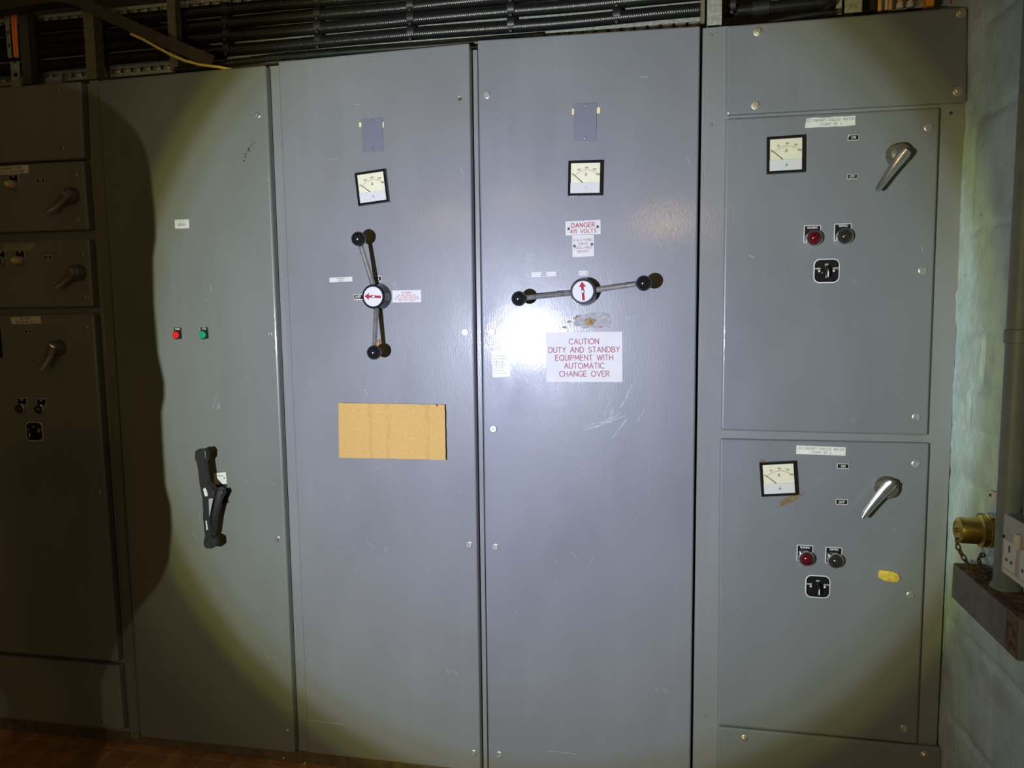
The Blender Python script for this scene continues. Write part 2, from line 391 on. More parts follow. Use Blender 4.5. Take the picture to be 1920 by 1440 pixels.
EDGE = sorted((P(a, b_, 0).z, P(a, b_, 0).x) for a, b_ in ((1828, -120), (1819, 0), (1816, 40), (1814, 75), (1816, 110), (1815, 180), (1815, 232), (1812, 262), (1809, 300), (1807, 350), (1805, 400), (1803, 445), (1801, 500), (1800, 540), (1796, 552), (1796, 600), (1799, 618), (1797, 640), (1795, 690), (1791, 725), (1790, 770), (1791, 795), (1788, 820), (1787, 870), (1791, 888), (1786, 905), (1785, 985), (1782, 1060), (1779, 1110), (1776, 1200), (1772, 1290), (1767, 1370), (1765, 1440)))
def edge_x(z):
    if z <= EDGE[0][0]: return EDGE[0][1]
    for (z0, x0), (z1, x1) in zip(EDGE, EDGE[1:]):
        if z <= z1: return x0+(x1-x0)*(z-z0)/(z1-z0)
    return EDGE[-1][1]
def wall_x(y, z):
    d = 0.0
    row = sum(1 for c_ in courses if c_ > z)
    for c_ in courses:
        t = abs(z-c_-.004*noise.noise((y*14, c_*7, 0)))
        if t < .016: d = max(d, .007*(1-(t/.016)**2))
    t = abs(((y+.11*(row % 2)+.05*row) % .44)-.22)
    if t < .012: d = max(d, .005*(1-(t/.012)**2))
    d += .006*noise.noise((y*5, z*4.3, 1.7))+.0035*noise.noise((y*17, z*15, 5))+.0015*noise.noise((y*50, z*50, 9))
    k = math.exp(-(max(0, .04-y)/.09)**2)
    return k*(edge_x(z)+.0015*noise.noise((y*50, z*50, 9)))+(1-k)*(XW+d-.002)
bm = NB(); ys = [.32, .2, .1]+[.06-.0075*i for i in range(92)]+[-.8, -1.2, -1.8, -2.5, -3.2]
zs = [i*.01 for i in range(265)]+[2.8, 3.1, 3.4]
grid = [[bm.verts.new((wall_x(y, z), y, z)) for y in ys] for z in zs]
back = [[bm.verts.new((XW+.15, y, z)) for y in (ys[0], ys[-1])] for z in (zs[0], zs[-1])]
for i in range(len(zs)-1):
    for j in range(len(ys)-1): bm.faces.new((grid[i][j], grid[i][j+1], grid[i+1][j+1], grid[i+1][j]))
bm.faces.new((back[0][0], back[1][0], back[1][1], back[0][1]))
bm.faces.new([g[0] for g in grid]+[back[1][0], back[0][0]]); bm.faces.new([g[-1] for g in grid]+[back[1][1], back[0][1]])
struct('wall_right', bm, wm)

# ================================================================== CABINETS
YF, YP = .030, .016            # frame faces: tall cabinets, pump cabinet
def screw_slot(name, p, parent, root, r=.0085, h=.006, m_=None, ang=35, hexhead=False, washer=True):
    """cheese-head or hex screw standing on a door, built at its real place"""
    bm = NB(); c = Vector(p)
    if washer: lathe(bm, [(0, 0), (r*1.25, 0), (r*1.25, .0012), (r*1.1, .0018)], 24, c)
    if hexhead: lathe(bm, [(r*.82, .001), (r*.82, h), (r*.62, h+.001), (0, h+.001)], 6, c)
    else:
        # a slotted head: two half discs with a groove between them
        a = math.radians(ang); g = r*.16
        for s in (1, -1):
            pts = []
            for i in range(11):
                t = math.asin(g/r)+(PI-2*math.asin(g/r))*i/10
                x, z = r*math.cos(t), s*r*math.sin(t)
                pts.append((c.x+x*math.cos(a)-z*math.sin(a), c.z+x*math.sin(a)+z*math.cos(a)))
            prism(bm, pts, c.y-h, c.y, .001, 1)
        lathe(bm, [(0, 0), (r*.95, 0), (r*.95, h*.55), (0, h*.55)], 20, c)
    return obj(name, bm, m_ or NICKEL, parent, root)
def door(name, tl, tr, br_, bl, t, parent, root, m_, bev=.005):
    """a pressed steel door from its four face corners, thickness t back from y = 0"""
    bm = NB(); fr = [Vector(v) for v in (bl, br_, tr, tl)]
    hexa(bm, fr+[v+Vector((0, t, 0)) for v in fr], bev, 3)
    return obj(name, bm, m_, parent, root)
def body(parent, root, x0, x1, y0, y1, z0, z1, m_):
    bm = NB(); box(bm, x0, x1, y0, y1, z0, z1, .002, 1); return obj('body', bm, m_, parent, root)
PLZ = .045                       # the cabinets stand on a low steel plinth
zb = lambda px, py: P(px, py).z
# x limits of the frames
XA0, XA1 = -3.0, -1.7995
XB1 = P(507, 420, YF).x+.012; XC1 = -.516; XD1 = .1105

# ---- far left: five stacked compartments
rA = Vector((-2.4, .03, PLZ)); A = thing('switchgear_cabinet', 'dark grey cabinet of stacked small compartments at the far left', 'electrical cabinet', rA)
body(A, rA, XA0, XA1-.001, YF+.001, .55, PLZ, P(80, 153).z-.006, GREYD)
def rowdoor(name, xl, ytl, ytr, xr0, xr1, ybl, ybr, screws):
    a, b_ = P(xr0, ytr), P(xr1, ybr); s = P(0, ytl); t = P(0, ybl)
    xx = -2.95
    def ext(p0, p1): return Vector((xx, 0, p1.z+(p0.z-p1.z)*0.6))
    d = door(name, ext(s, a), a, b_, ext(t, b_), YF, A, rA, GREYD, .006)
    for q in screws: screw_slot('screw', P(*q), d, rA, .007, .004, STEEL)
    return d
rowdoor('cover_panel', 0, 157, 152, 151, 157, 302, 297, [(108, 167), (116, 279)])
rowdoor('door', 0, 308, 301, 156, 166, 436, 430, [(141, 329), (145, 412)])
rowdoor('door', 0, 448, 447, 166, 174, 576, 575, [(152, 476), (157, 557)])
rowdoor('door', 0, 590, 588, 175, 221, 1224, 1241, [(161, 615), (180, 871), (185, 924)])
rowdoor('cover_panel', 0, 1231, 1249, 222, 231, 1352, 1369, [(187, 1259), (194, 1354)])
bm = NB(); p0, p1 = P(90, 148, .05), P(120, 160, .05); box(bm, p0.x, p1.x, .04, .06, p1.z-.02, p0.z); obj('lifting_lug', bm, GREYD, A, rA)

# ---- tall cabinet with the black isolator handle
rB = Vector((-1.45, .03, PLZ)); B = thing('switchgear_cabinet', 'tall grey cabinet with black isolator handle and red and green lamps on its door', 'electrical cabinet', rB)
body(B, rB, XA1+.001, XB1-.001, YF+.001, .55, PLZ, P(330, 137).z-.004, GREYB)
bm = NB(); s0 = P(166, 152, YF-.004)
hexa(bm, [P(257, 1386, YF-.003)-Vector((P(257, 1386, YF-.003).x-XA1-.003, 0, 0)), Vector((P(184, 700, .027).x*0+P(222, 760, .027).x, .027, P(262, 1386, .027).z)), Vector((P(222, 760, .027).x, .027, P(184, 150, .027).z)), Vector((XA1+.003, .027, P(184, 150, .027).z)),
          Vector((XA1+.003, .031, P(262, 1386, .027).z)), Vector((P(222, 760, .027).x, .031, P(262, 1386, .027).z)), Vector((P(222, 760, .027).x, .031, P(184, 150, .027).z)), Vector((XA1+.003, .031, P(184, 150, .027).z))], .001, 1)
fs = obj('frame_strip', bm, GREYB, B, rB)
for q in ((176, 164), (187, 303), (249, 1236), (258, 1372)): screw_slot('screw', P(q[0], q[1], .027), fs, rB, .004, .003, CHROME, washer=False)
dB = door('door', P(182, 150), P(498, 121), P(553, 1413), P(263, 1383), YF, B, rB, GREYB, .007)
for q, a in (((483, 216), 60), ((505, 626), 70), ((520, 1010), 85), ((538, 1372), 20)): screw_slot('screw', P(*q), dB, rB, .0075, .005, STEEL, a)

# ---- tall cabinet with the cardboard
rC = Vector((-.84, .03, PLZ)); Cc = thing('switchgear_cabinet', 'tall grey cabinet with a cardboard patch screwed to its door', 'electrical cabinet', rC)
body(Cc, rC, XB1+.001, XC1-.001, YF+.001, .55, PLZ, P(700, 98).z-.004, STRIP)
d2b = P(577, 1412)
dC = door('door', P(521, 115), P(880, 80), Vector((P(880, 80).x, 0, d2b.z)), d2b, YF, Cc, rC, GREYC, .005)
for q, a in (((872, 623), 70), ((880, 1022), 100), ((888, 1412), 30)): screw_slot('screw', P(*q), dC, rC, .0085, .005, NICKEL, a)
bm = NB(); c = P(862, 185); lathe(bm, [(0, -.004), (.0035, -.004), (.0035, .0006), (.0075, .001), (.0078, 0)], 20, c); obj('screw_hole', bm, CHROME, dC, rC)
bm = NB(); lathe(bm, [(0, .0012), (.0036, .0012), (.0036, .0005)], 16, c); obj('hole_bottom', bm, INK, dC, rC)

# ---- tall cabinet with the CAUTION sign
rD = Vector((-.2, .03, PLZ)); Dd = thing('switchgear_cabinet', 'tall grey cabinet with the CAUTION and DANGER signs on its door', 'electrical cabinet', rD)
body(Dd, rD, XC1+.001, XD1-.001, YF+.001, .55, PLZ, P(1100, 61).z-.004, STRIP)
dD = door('door', P(895, 75), P(1313, 48), Vector((P(1313, 48).x, 0, d2b.z)), Vector((P(896, 75).x, 0, d2b.z)), YF, Dd, rD, GREY, .005)
for q, a in (((913, 178), 60), ((922, 623), 5), ((929, 1026), 130), ((936, 1415), 20)): screw_slot('screw', P(*q), dD, rD, .0085, .005, NICKEL, a)
bm = NB(); c = P(925, 804); lathe(bm, [(0, 0), (.011, 0), (.011, .003), (.0095, .004), (0, .004)], 24, c); lk = obj('lock', bm, CHROME, dD, rD)
bm = NB(); box(bm, c.x-.001, c.x+.001, -.0046, -.0038, c.z-.004, c.z+.003); obj('keyhole', bm, INK, lk, rD)

# ---- the pump cabinet by the blue wall
rE = Vector((.45, .02, PLZ)); Ee = thing('switchgear_cabinet', 'grey cabinet of two chilled water pump compartments beside the pale blue wall', 'electrical cabinet', rE)
body(Ee, rE, XD1+.003, .7765, YP+.001, .55, PLZ, P(1340, 50, YP).z, STRIP)
def pd(name, tl, tr, br_, bl, screws, hexh=False, r=.0085):
    d = door(name, P(*tl), P(*tr), P(*br_), P(*bl), YP, Ee, rE, GREY2, .006)
    for k, (q, a) in enumerate(screws): screw_slot('bolt' if hexh else 'screw', P(*q), d, rE, r, .006, ZINC if hexh else NICKEL, a, hexhead=hexh)
    return d
pd('cover_panel', (1362, 48), (1815, 12), (1814, 191), (1362, 216), [((1421, 59), 0), ((1417, 197), 0), ((1802, 24), 0), ((1796, 171), 0)], True, .0095)
dE1 = pd('door', (1361, 222), (1763, 201), (1740, 817), (1352, 807), [((1741, 239), 35), ((1730, 507), 60), ((1718, 782), 95)])
dE2 = pd('door', (1350, 823), (1743, 831), (1720, 1396), (1346, 1359), [((1717, 870), 45), ((1707, 1116), 20), ((1695, 1366), 60)])
b0, b1 = P(1346, 1363), P(1766, 1403)
pd('cover_panel', (1346, 1364), (1766, 1404), (1766, 1404), (1346, 1364), []) if False else None
d = door('cover_panel', b0, b1, Vector((b1.x, 0, PLZ+.002)), Vector((b0.x, 0, PLZ+.002)), YP, Ee, rE, GREY2, .005)
for q in ((1396, 1384), (1733, 1415)): screw_slot('bolt', P(*q), d, rE, .008, .006, ZINC, hexhead=True)
for q in ((1333, 66), (1333, 234), (1321, 1343)):
    bm = NB(); lathe(bm, [(0, .003), (.003, .0025), (.0045, .001), (.005, 0)], 14, P(q[0], q[1], YP)); obj('rivet', bm, STRIP, Ee, rE)
bm = NB(); lathe(bm, [(0, .0008), (.004, .0008), (.004, 0)], 16, P(1783, 212, YP)); obj('screw_hole', bm, INK, Ee, rE)

# ---- plinth under the row
bm = NB(); box(bm, -3.0, .772, YF+.004, .5, 0, PLZ-.001, .002, 1)
pl = tag(obj('plinth', bm, mat('brown_plinth_paint', (.10, .075, .04), .7, 0, .3, 30)), 'low brown steel plinth under the whole cabinet row', 'plinth')
for q in ((532, 1421), (572, 1431)):
    bm = NB(); c = P(q[0], q[1], YF+.004); sphere(bm, c, .006, 12); obj('bolt', bm, ZINC, pl)

# ================================================================== DOOR FURNITURE
def plate(bm, w_, h_, t=.0015, bev=.0004): return box(bm, -w_/2, w_/2, -t, 0, -h_/2, h_/2, bev, 1)
def ammeter():
    s = .096; t = thing('ammeter', '', 'ammeter', (0, 0, 0))
    bm = NB(); o_ = [(-s/2, -s/2), (s/2, -s/2), (s/2, s/2), (-s/2, s/2)]; i_ = [(a*.86, b_*.86) for a, b_ in o_]
    ring_prism(bm, o_, i_, -.013, 0); bz = obj('bezel', bm, BLACK, t)
    f = s*.43
    bm = NB(); box(bm, -f, f, -.009, -.001, -f*.30, f); obj('dial_face', bm, CREAM, t)
    bm = NB(); box(bm, -f, f, -.0115, -.001, -f, -f*.30, .0004, 1); lw = obj('lower_cover', bm, WHITE, t)
    bm = NB(); lathe(bm, [(0, .0138), (.0026, .0135), (.0035, .0115)], 14, (.002, 0, -f*.66)); obj('zero_screw', bm, STEEL, lw)
    return t, f
amG = {}
def add_ammeter(a, b_, nums, label, needle=42, arc_on=True):
    """a, b_: pixels of the bezel's left and right edge middles"""
    c, wd, tl = on_door(a, b_)
    if 't' not in amG:
        t, f = ammeter(); amG['t'] = t; amG['f'] = f; r = t
        r.location = c; r.rotation_euler = (0, -tl, 0)
        fresh = r
    else:
        fresh = dup(amG['t'], c, tl, label)
        for ch in list(fresh.children):
            if ch.name.split('.')[0] in ('needle', 'dial_lettering'): bpy.data.objects.remove(ch)
    f = amG['f']; fresh['label'] = label; fresh['group'] = 'square ammeters on the cabinet doors'
    bm = NB(); y = -.0094; pc = (0.004, -f*.30-.012); R_ = f*1.12
    letter(bm, 'A', .002, .006, .009, y, .12)
    n = len(nums)
    for k in range(41):
        a_ = math.radians(140-100*k/40); l_ = .0022 if k % 10 == 0 else .0012
        ca, sa = math.cos(a_), math.sin(a_)
        stroke(bm, [(pc[0]+R_*ca, pc[1]+R_*sa), (pc[0]+(R_+l_)*ca, pc[1]+(R_+l_)*sa)], .0005, y)
    if arc_on: stroke(bm, [(pc[0]+R_*math.cos(math.radians(q)), pc[1]+R_*math.sin(math.radians(q))) for q in range(140, 39, -5)], .0004, y)
    for k, s_ in enumerate(nums):
        a_ = math.radians(140-100*k/(n-1)); x = pc[0]+(R_+.006)*math.cos(a_)
        x = max(-f+.006, min(f-.006, x))
        letter(bm, s_, x, pc[1]+(R_+.005)*math.sin(a_), .0042, y, .18, .3)
    obj('dial_lettering', bm, INK, fresh)
    bm = NB(); a_ = math.radians(180-needle)
    tube(bm, [(pc[0]-.011, -.0105, -f*.30), (-f*.88, -.0105, f*.34)], [.0011, .0006], 6); obj('needle', bm, INK, fresh)
    return fresh
add_ammeter((1066, 336), (1130, 334.5), ['0', '300', '600', '900', '1200'], 'square ammeter on the tall door bearing the CAUTION sign')
add_ammeter((669.5, 357), (730, 348), ['0', '400', '800', '1200', '1600'], 'tilted square ammeter above the crossed upright handle, on the door with the cardboard')
add_ammeter((1437, 293.5), (1507, 289), ['0', '50', '100', '150', '300'], 'square ammeter on the upper pump compartment door')
add_ammeter((1423.5, 898), (1494, 894.5), ['0', '50', '100', '150', '300'], 'square ammeter with brown glue around it on the lower pump door')
add_ammeter((-53, 645), (15, 643.5), ['0', '50', '100', '150', '300'], 'square ammeter cut off by the left picture edge')

# brown glue round the lower meter (belongs to that door)
def blob(pxs, y0, y1, root, parent, name, m_, bev=.0):
    bm = NB(); pts = [P(*q) for q in pxs]; prism(bm, [(p.x, p.z) for p in pts], y0, y1, bev); return obj(name, bm, m_, parent, root)
blob([(1461, 950), (1464, 940), (1476, 932), (1488, 928), (1505, 925), (1512, 922), (1502, 930), (1492, 936), (1490, 941), (1478, 943), (1466, 949)], -.0006, 0, rE, dE2, 'glue_smear', GLUE)
blob([(1424, 866), (1428, 861), (1433, 862), (1437, 866)], -.0008, 0, rE, dE2, 'glue_smear', GLUE)
blob([(1447, 326), (1455, 327), (1452, 331), (1446, 330)], -.0006, 0, rE, dE1, 'glue_smear', GLUE)

# ---- rotary handles with two ball knobs
def rotary_handle(hub, b1_, b2_, arrow, label, chip=False):
    c = P(*hub); t = thing('rotary_handle', label, 'switch handle', c, 0, 'two-armed rotary handles on the tall doors')
    bm = NB(); lathe(bm, [(.040, 0), (.040, .006), (.0375, .020), (.036, .044), (.034, .047), (0, .047)], 40); h = obj('hub', bm, BLACK, t)
    bm = NB(); lathe(bm, [(0, .0485), (.0285, .0485), (.0292, .0478), (.0292, .046)], 40); dsc = obj('indicator_disc', bm, WHITE, t)
    bm = NB(); ca, sa = math.cos(arrow), math.sin(arrow)
    pts = [(.027, 0), (.012, .0105), (.013, .0035), (-.025, .0042), (-.025, -.0030), (.013, -.0035), (.012, -.0105)]
    prism(bm, [(x*ca-z*sa, x*sa+z*ca) for x, z in pts], -.0490, -.0484); obj('arrow', bm, RED, dsc)
    bm = NB(); lathe(bm, [(0, .0515), (.003, .0515), (.0052, .0505), (.0055, .0485)], 16); obj('centre_screw', bm, STEEL, dsc)
    for q in (b1_, b2_):
        e = P(q[0], q[1], -.090)-c; d_ = Vector((e.x, 0, e.z)).normalized()
        s = d_*.030+Vector((0, -.030, 0)); tp = s.lerp(e, .86)
        bm = NB(); tube(bm, [s, tp], [.0078, .0066], 18); obj('arm', bm, STEEL, t)
        ax = (e-s).normalized()
        bm = NB(); lathe(bm, [(0 if i in (0, 12) else .0212*math.sin(PI*i/12), -.0212*math.cos(PI*i/12)) for i in range(13)]+[], 28, e, ax)
        k = obj('ball_knob', bm, BLACK, t)
        bm = NB(); lathe(bm, [(.0205, -.0006), (.02145, -.0005), (.02145, .0005), (.0205, .0006)], 32, e, ax); obj('moulding_line', bm, BLACK, k)
    return t
rotary_handle((710.5, 556.5), (672.5, 448), (701.5, 661), math.radians(178), 'two-armed handle with black ball knobs standing nearly upright, red arrow pointing left')
rotary_handle((1096, 547), (973, 560), (1207, 531), math.radians(96), 'two-armed handle with black ball knobs lying level, red arrow pointing up')

# ---- plates and signs
def sign(name, a, b_, hpx, lines, ink, label, cat='sign', m_=None, t=.0016, screws=None, wd=.12, sp=.26, outline=None, wide=1.0, group=None):
    """a, b_: middle of left and right edges in pixels; hpx: pixel height; lines: (text, z fraction, cap height fraction)"""
    c, w_, tl = on_door(a, b_); mid = ((a[0]+b_[0])/2, (a[1]+b_[1])/2)
    h_ = (P(mid[0], mid[1]-hpx/2)-P(mid[0], mid[1]+hpx/2)).length
    o = thing(name, label, cat, c, tl, group)
    bm = NB()
    if outline: prism(bm, [(x*w_, z*h_) for x, z in outline], -t, 0)
    else: plate(bm, w_, h_, t)
    obj('plate', bm, m_ or WHITE, o)
    if lines:
        bm = NB()
        for ln in lines:
            s, zf, hf = ln[:3]; cxf = ln[3] if len(ln) > 3 else 0
            letter(bm, s, cxf*w_, zf*h_, hf*h_, -t-.0003, wd, sp, wide, .93*w_)
        obj('lettering', bm, ink, o)
    for q in (screws or []):
        bm = NB(); lathe(bm, [(0, .0022), (.0030, .0020), (.0040, .0008), (.0042, 0)], 14, (q[0]*w_, -t, q[1]*h_)); obj('screw', bm, mat('blackened_screw', (.06, .06, .06), .5, .5), o)
    return o, w_, h_
sign('warning_sign', (1024, 670), (1167.5, 669), 94, [('CAUTION', .26, .105), ('DUTY AND STANDBY', .095, .105), ('EQUIPMENT WITH', -.065, .105), ('AUTOMATIC', -.225, .105), ('CHANGE OVER', -.385, .105)],
     REDF, 'large white CAUTION sign about duty and standby equipment in red lettering', 'sign', wd=.15, sp=.22, wide=1.06)
sign('warning_sign', (1060.5, 428.5), (1126.5, 425.5), 27, [('DANGER', .03, .30), ('415 VOLTS', -.36, .25)], RED, 'white DANGER 415 VOLTS sign with red lettering between two screws', 'sign',
     screws=[(-.41, -.03), (.41, .02)], wd=.15, wide=1.08)
sign('name_plate', (1073, 461.5), (1114, 459.5), 42, [('H & V PANEL', .20, .10), ('FRIDGE', .03, .10), ('ANCILLARIES', -.14, .10), ('DBS/HV7', -.31, .10)], mat('dull_red_engraving', (.30, .10, .10), .5), 'small white plate naming the fridge ancillaries panel, under the DANGER sign', 'sign',
     screws=[(-.40, .0), (.40, .04)], wd=.16)
sign('name_plate', (996.5, 515), (1043.5, 513.5), 9.5, [('MAIN', .06, .30), ('SUPPLY', -.40, .30)], INK, 'narrow white SUPPLY plate left of the level handle hub', 'label plate', wd=.16)
sign('name_plate', (618, 525), (661, 523.5), 9.5, [('STANDBY', .06, .30), ('SUPPLY', -.40, .30)], mat('brown_engraving', (.30, .20, .16), .5), 'narrow white standby supply plate left of the upright handle', 'label plate', wd=.16,
     outline=[(-.5, -.42), (-.46, -.5), (.5, -.44), (.5, .40), (.47, .5), (-.42, .46), (-.5, .3)])
sign('name_plate', (736, 556), (790, 555), 23, [('WARNING', .22, .15), ('BEFORE OPERATING', .03, .12), ('THIS STANDBY ISOLATOR', -.12, .12), ('THE MAIN ISOLATOR ABOVE', -.27, .12), ('MUST BE CLOSED', -.42, .12)], mat('pale_red_engraving', (.40, .13, .10), .5), 'white WARNING plate right of the upright handle', 'sign', wd=.15)
def switch_plate(c0, wpx, hpx, s, label, m_=None, corner=False, face=None):
    c, w_, tl = on_door((c0[0]-wpx/2, c0[1]+.4), (c0[0]+wpx/2, c0[1]-.4)); h_ = hpx*w_/wpx
    o = thing('switch_plate', label, 'label plate', c, 0, 'small black ON and OFF plates')
    bm = NB(); plate(bm, w_, h_, .0012)
    obj('border', bm, m_ or mat('plate_border', (.48, .47, .42), .5), o)
    bm = NB(); pts = [(-.44*w_, -.36*h_), (.44*w_, -.36*h_), (.44*w_, .36*h_), (-.32*w_ if corner else -.44*w_, .36*h_)]+([(-.44*w_, .05*h_)] if corner else [])
    prism(bm, pts, -.0016, -.0004); obj('plate', bm, face or BLACK, o)
    bm = NB(); letter(bm, s, 0, -.2*h_, .4*h_, -.0019, .2, .3); obj('lettering', bm, mat('plate_lettering', (.62, .58, .46), .5), o)
    return o
switch_plate((1600, 258), 21, 12, 'ON', 'black ON plate with a chipped corner on the upper pump door', corner=True)
switch_plate((1598, 331), 19, 10.5, 'OFF', 'black OFF plate with scratched lettering on the upper pump door')
switch_plate((1580.5, 874), 23, 11, 'ON', 'black ON plate on the lower pump door')
switch_plate((1578, 941), 22.5, 11.5, 'OFF', 'black OFF plate on the lower pump door')
switch_plate((672, 557), 17, 10, 'OFF', 'black OFF plate touching the left of the upright handle hub', WHITE)
switch_plate((707, 522.5), 17, 10, 'ON', 'black ON plate half in shadow above the upright handle hub', WHITE)
switch_plate((1094, 512), 18, 9, 'OFF', 'worn pale OFF plate above the level handle hub', mat('worn_plate', (.46, .47, .52), .4), face=mat('worn_plate_face', (.25, .26, .31), .4))
switch_plate((1054, 547.5), 20, 9, 'ON', 'ON plate half hidden behind the left arm of the level handle', WHITE)
switch_plate((77, 338.5), 14, 8.5, 'ON', 'tiny black ON plate on the second compartment down at the far left')
switch_plate((90, 483.5), 14, 8, 'ON', 'tiny black ON plate on the third compartment down at the far left')
switch_plate((54, 621.5), 12, 7, 'ON', 'tiny black ON plate on the large far left compartment')
switch_plate((59, 677), 12, 7.5, 'OFF', 'tiny black OFF plate on the large far left compartment')
torn = [(-.5, -.45), (-.42, -.5), (-.2, -.46), (-.05, -.5), (.1, -.46), (.3, -.5), (.5, -.42), (.49, .2), (.5, .5), (.3, .46), (.1, .49), (-.1, .44), (-.3, .5), (-.47, .43)]
sign('name_plate', (1509, 231), (1604, 226.5), 19, [('SECONDARY CHILLED WATER', .08, .27), ('PUMP No 1', -.36, .27, .02)], FADED, 'torn white plate reading secondary chilled water pump No 1', 'label plate', PAPER, outline=torn, wd=.17, sp=.36)
sign('name_plate', (1493, 843), (1585.5, 846.5), 16, [('SECONDARY CHILLED WATER', .08, .27), ('PUMP No 2', -.36, .27, .02)], FADED, 'white plate reading secondary chilled water pump No 2', 'label plate', PAPER, wd=.17, sp=.36)
sign('name_plate', (-12, 321), (54, 317), 15, [('CONDENSER TOWER', .08, .27), ('MAKE UP WATER PUMP', -.36, .27)], INK, 'dim cream plate on the second compartment down at the far left', 'label plate', PAPER, wd=.15)
sign('name_plate', (8, 464), (68, 463), 14, [], INK, 'blank grey plate on the third compartment down at the far left', 'label plate', mat('grey_plate', (.26, .25, .20), .6, 0, .2, 40))
sign('name_plate', (19.5, 601), (77, 600), 14, [('AIR PUMP', .08, .27), ('SECONDARY No 2', -.36, .27)], INK, 'dim cream plate on the large far left compartment', 'label plate', PAPER, wd=.15,
     outline=[(-.44, -.5), (.5, -.46), (.5, .5), (.1, .48), (-.5, .42)])
# blanking plates
for (a, b_, hh, lab) in (((679, 254), (718, 252), 63, 'blue-grey blanking plate above the tilted ammeter'), ((1076, 229.5), (1118.5, 228), 71, 'blue-grey blanking plate above the ammeter on the CAUTION sign door')):
    o, w_, h_ = sign('blanking_plate', a, b_, hh, None, INK, lab, 'blanking plate', BLANK, .002)
    for z in (.43, -.43):
        bm = NB(); lathe(bm, [(0, .0042), (.0022, .0038), (.0036, .002)], 14, (0, 0, z*h_)); obj('screw', bm, CHROME, o)
for q, lab in (((675.5, 234, 5, 9), 'cream tape scrap left of the blanking plate above the tilted ammeter'), ((717, 234, 6.5, 11), 'cream tape scrap right of the blanking plate above the tilted ammeter'),
               ((1074.5, 209.5, 4, 11), 'cream tape scrap left of the blanking plate on the CAUTION sign door'), ((1122, 207, 6.5, 11), 'cream tape scrap right of the blanking plate on the CAUTION sign door')):
    bm = NB(); p = P(q[0], q[1]); s = q[2]/650/2; h_ = q[3]/650/2
    prism(bm, [(-s, -h_*.9), (s*.8, -h_), (s, h_*.8), (s*.2, h_), (-s*.9, h_*.9)], -.0008, 0)
    o = obj('tape_scrap', bm, mat('cream_tape', (.72, .62, .36), .6, 0, .1, 200)); o.location = p; tag(o, lab, 'tape', 'cream tape scraps by the blanking plates')
# asset sticker with bars
o, w_, h_ = sign('asset_sticker', (328, 420.5), (354.5, 419.5), 16.5, [('IIIIII II IIIIII', .22, .13)], FADED, 'small white barcode sticker high on the isolator handle door', 'sticker', WHITE, .0006)
bm = NB(); x = -.28*w_
while x < .28*w_:
    s = random.choice((.0006, .0010, .0016)); box(bm, x, x+s, -.0010, -.0006, -.22*h_, .08*h_); x += s+random.choice((.0006, .0012))
obj('bars', bm, FADED, o)
# worn paper sticker low left of the CAUTION sign
o, w_, h_ = sign('worn_sticker', (922, 682), (956, 681.5), 51, [], INK, 'worn white paper sticker left of the CAUTION sign', 'sticker', PAPER, .0005,
     outline=[(-.46, -.5), (.5, -.48), (.49, .2), (.47, .48), (.3, .5), (.1, .44), (-.1, .5), (-.5, .47), (-.48, 0)])
bm = NB()
for z in (.28, .18, .06, -.04, -.16, -.26, -.36): stroke(bm, [(-.42*w_, z*h_), (random.uniform(.1, .42)*w_, z*h_)], .0012, -.0009)
stroke(bm, [(-.26*w_, -.12*h_), (-.2*w_, .14*h_)], .0012, -.0009); stroke(bm, [(-.26*w_, -.12*h_), (-.1*w_, -.1*h_)], .0012, -.0009)
stroke(bm, [(.02*w_, -.12*h_), (.14*w_, .14*h_)], .0012, -.0009); stroke(bm, [(.02*w_, -.12*h_), (.2*w_, -.1*h_)], .0012, -.0009)
obj('lettering', bm, FADED, o)
# peeled adhesive above the CAUTION sign, scuffs (wear on that door)
blob([(1074, 607), (1078, 601), (1076, 596), (1086, 590), (1094, 591), (1104, 586), (1130, 585), (1141, 588), (1146, 600), (1144, 616), (1132, 613), (1120, 616), (1107, 613), (1095, 617), (1088, 610), (1080, 613)], -.0005, 0, rD, dD, 'peeled_adhesive', PEELED)
for pts in ([(1095, 602), (1099, 597), (1108, 596), (1117, 600), (1115, 606), (1108, 611), (1098, 609)], [(1062, 604), (1068, 600), (1072, 603), (1066, 606)], [(1074, 598), (1082, 591), (1086, 592), (1079, 598)], [(1052, 613), (1060, 611), (1064, 616), (1056, 615)], [(1122, 614), (1126, 610), (1132, 616)]):
    blob(pts, -.0009, -.0004, rD, dD, 'browned_adhesive', BROWNED)
def scratches(name, parent, root, lines):
    for wd, pts in lines:
        bm = NB(); pp = [P(*q) for q in pts]
        stroke(bm, [(p.x, p.z) for p in pp], wd, -.0004); obj(name, bm, SCUFF, parent, root)
rs = random.Random(3); ls = []
for k in range(20):
    t = k/19; x0 = 1096+t*62+rs.uniform(-3, 3); y0 = 806-t*26+rs.uniform(-4, 4); ln = rs.uniform(8, 20)
    ls.append((.0006+.0006*rs.random(), [(x0, y0), (x0+ln, y0-ln*.35+rs.uniform(-2, 2))]))
ls += [(.0022, [(1163, 764), (1172, 750)]), (.0016, [(1172, 750), (1184, 722)]), (.002, [(1160, 806), (1172, 790), (1176, 785)]), (.001, [(1195, 790), (1210, 765)]), (.001, [(1148, 822), (1158, 808)])]
for k in range(12): ls.append((.0007, [(983+rs.uniform(0, 6), 476+k*4), (990+rs.uniform(0, 12), 475+k*4+rs.uniform(-2, 2))]))
ls += [(.0009, [(1198, 144), (1214, 145)]), (.0009, [(1026, 1407), (1083, 1414)]), (.0008, [(1372-200, 598), (1200, 592)])]
scratches('scratch_mark', dD, rD, ls)
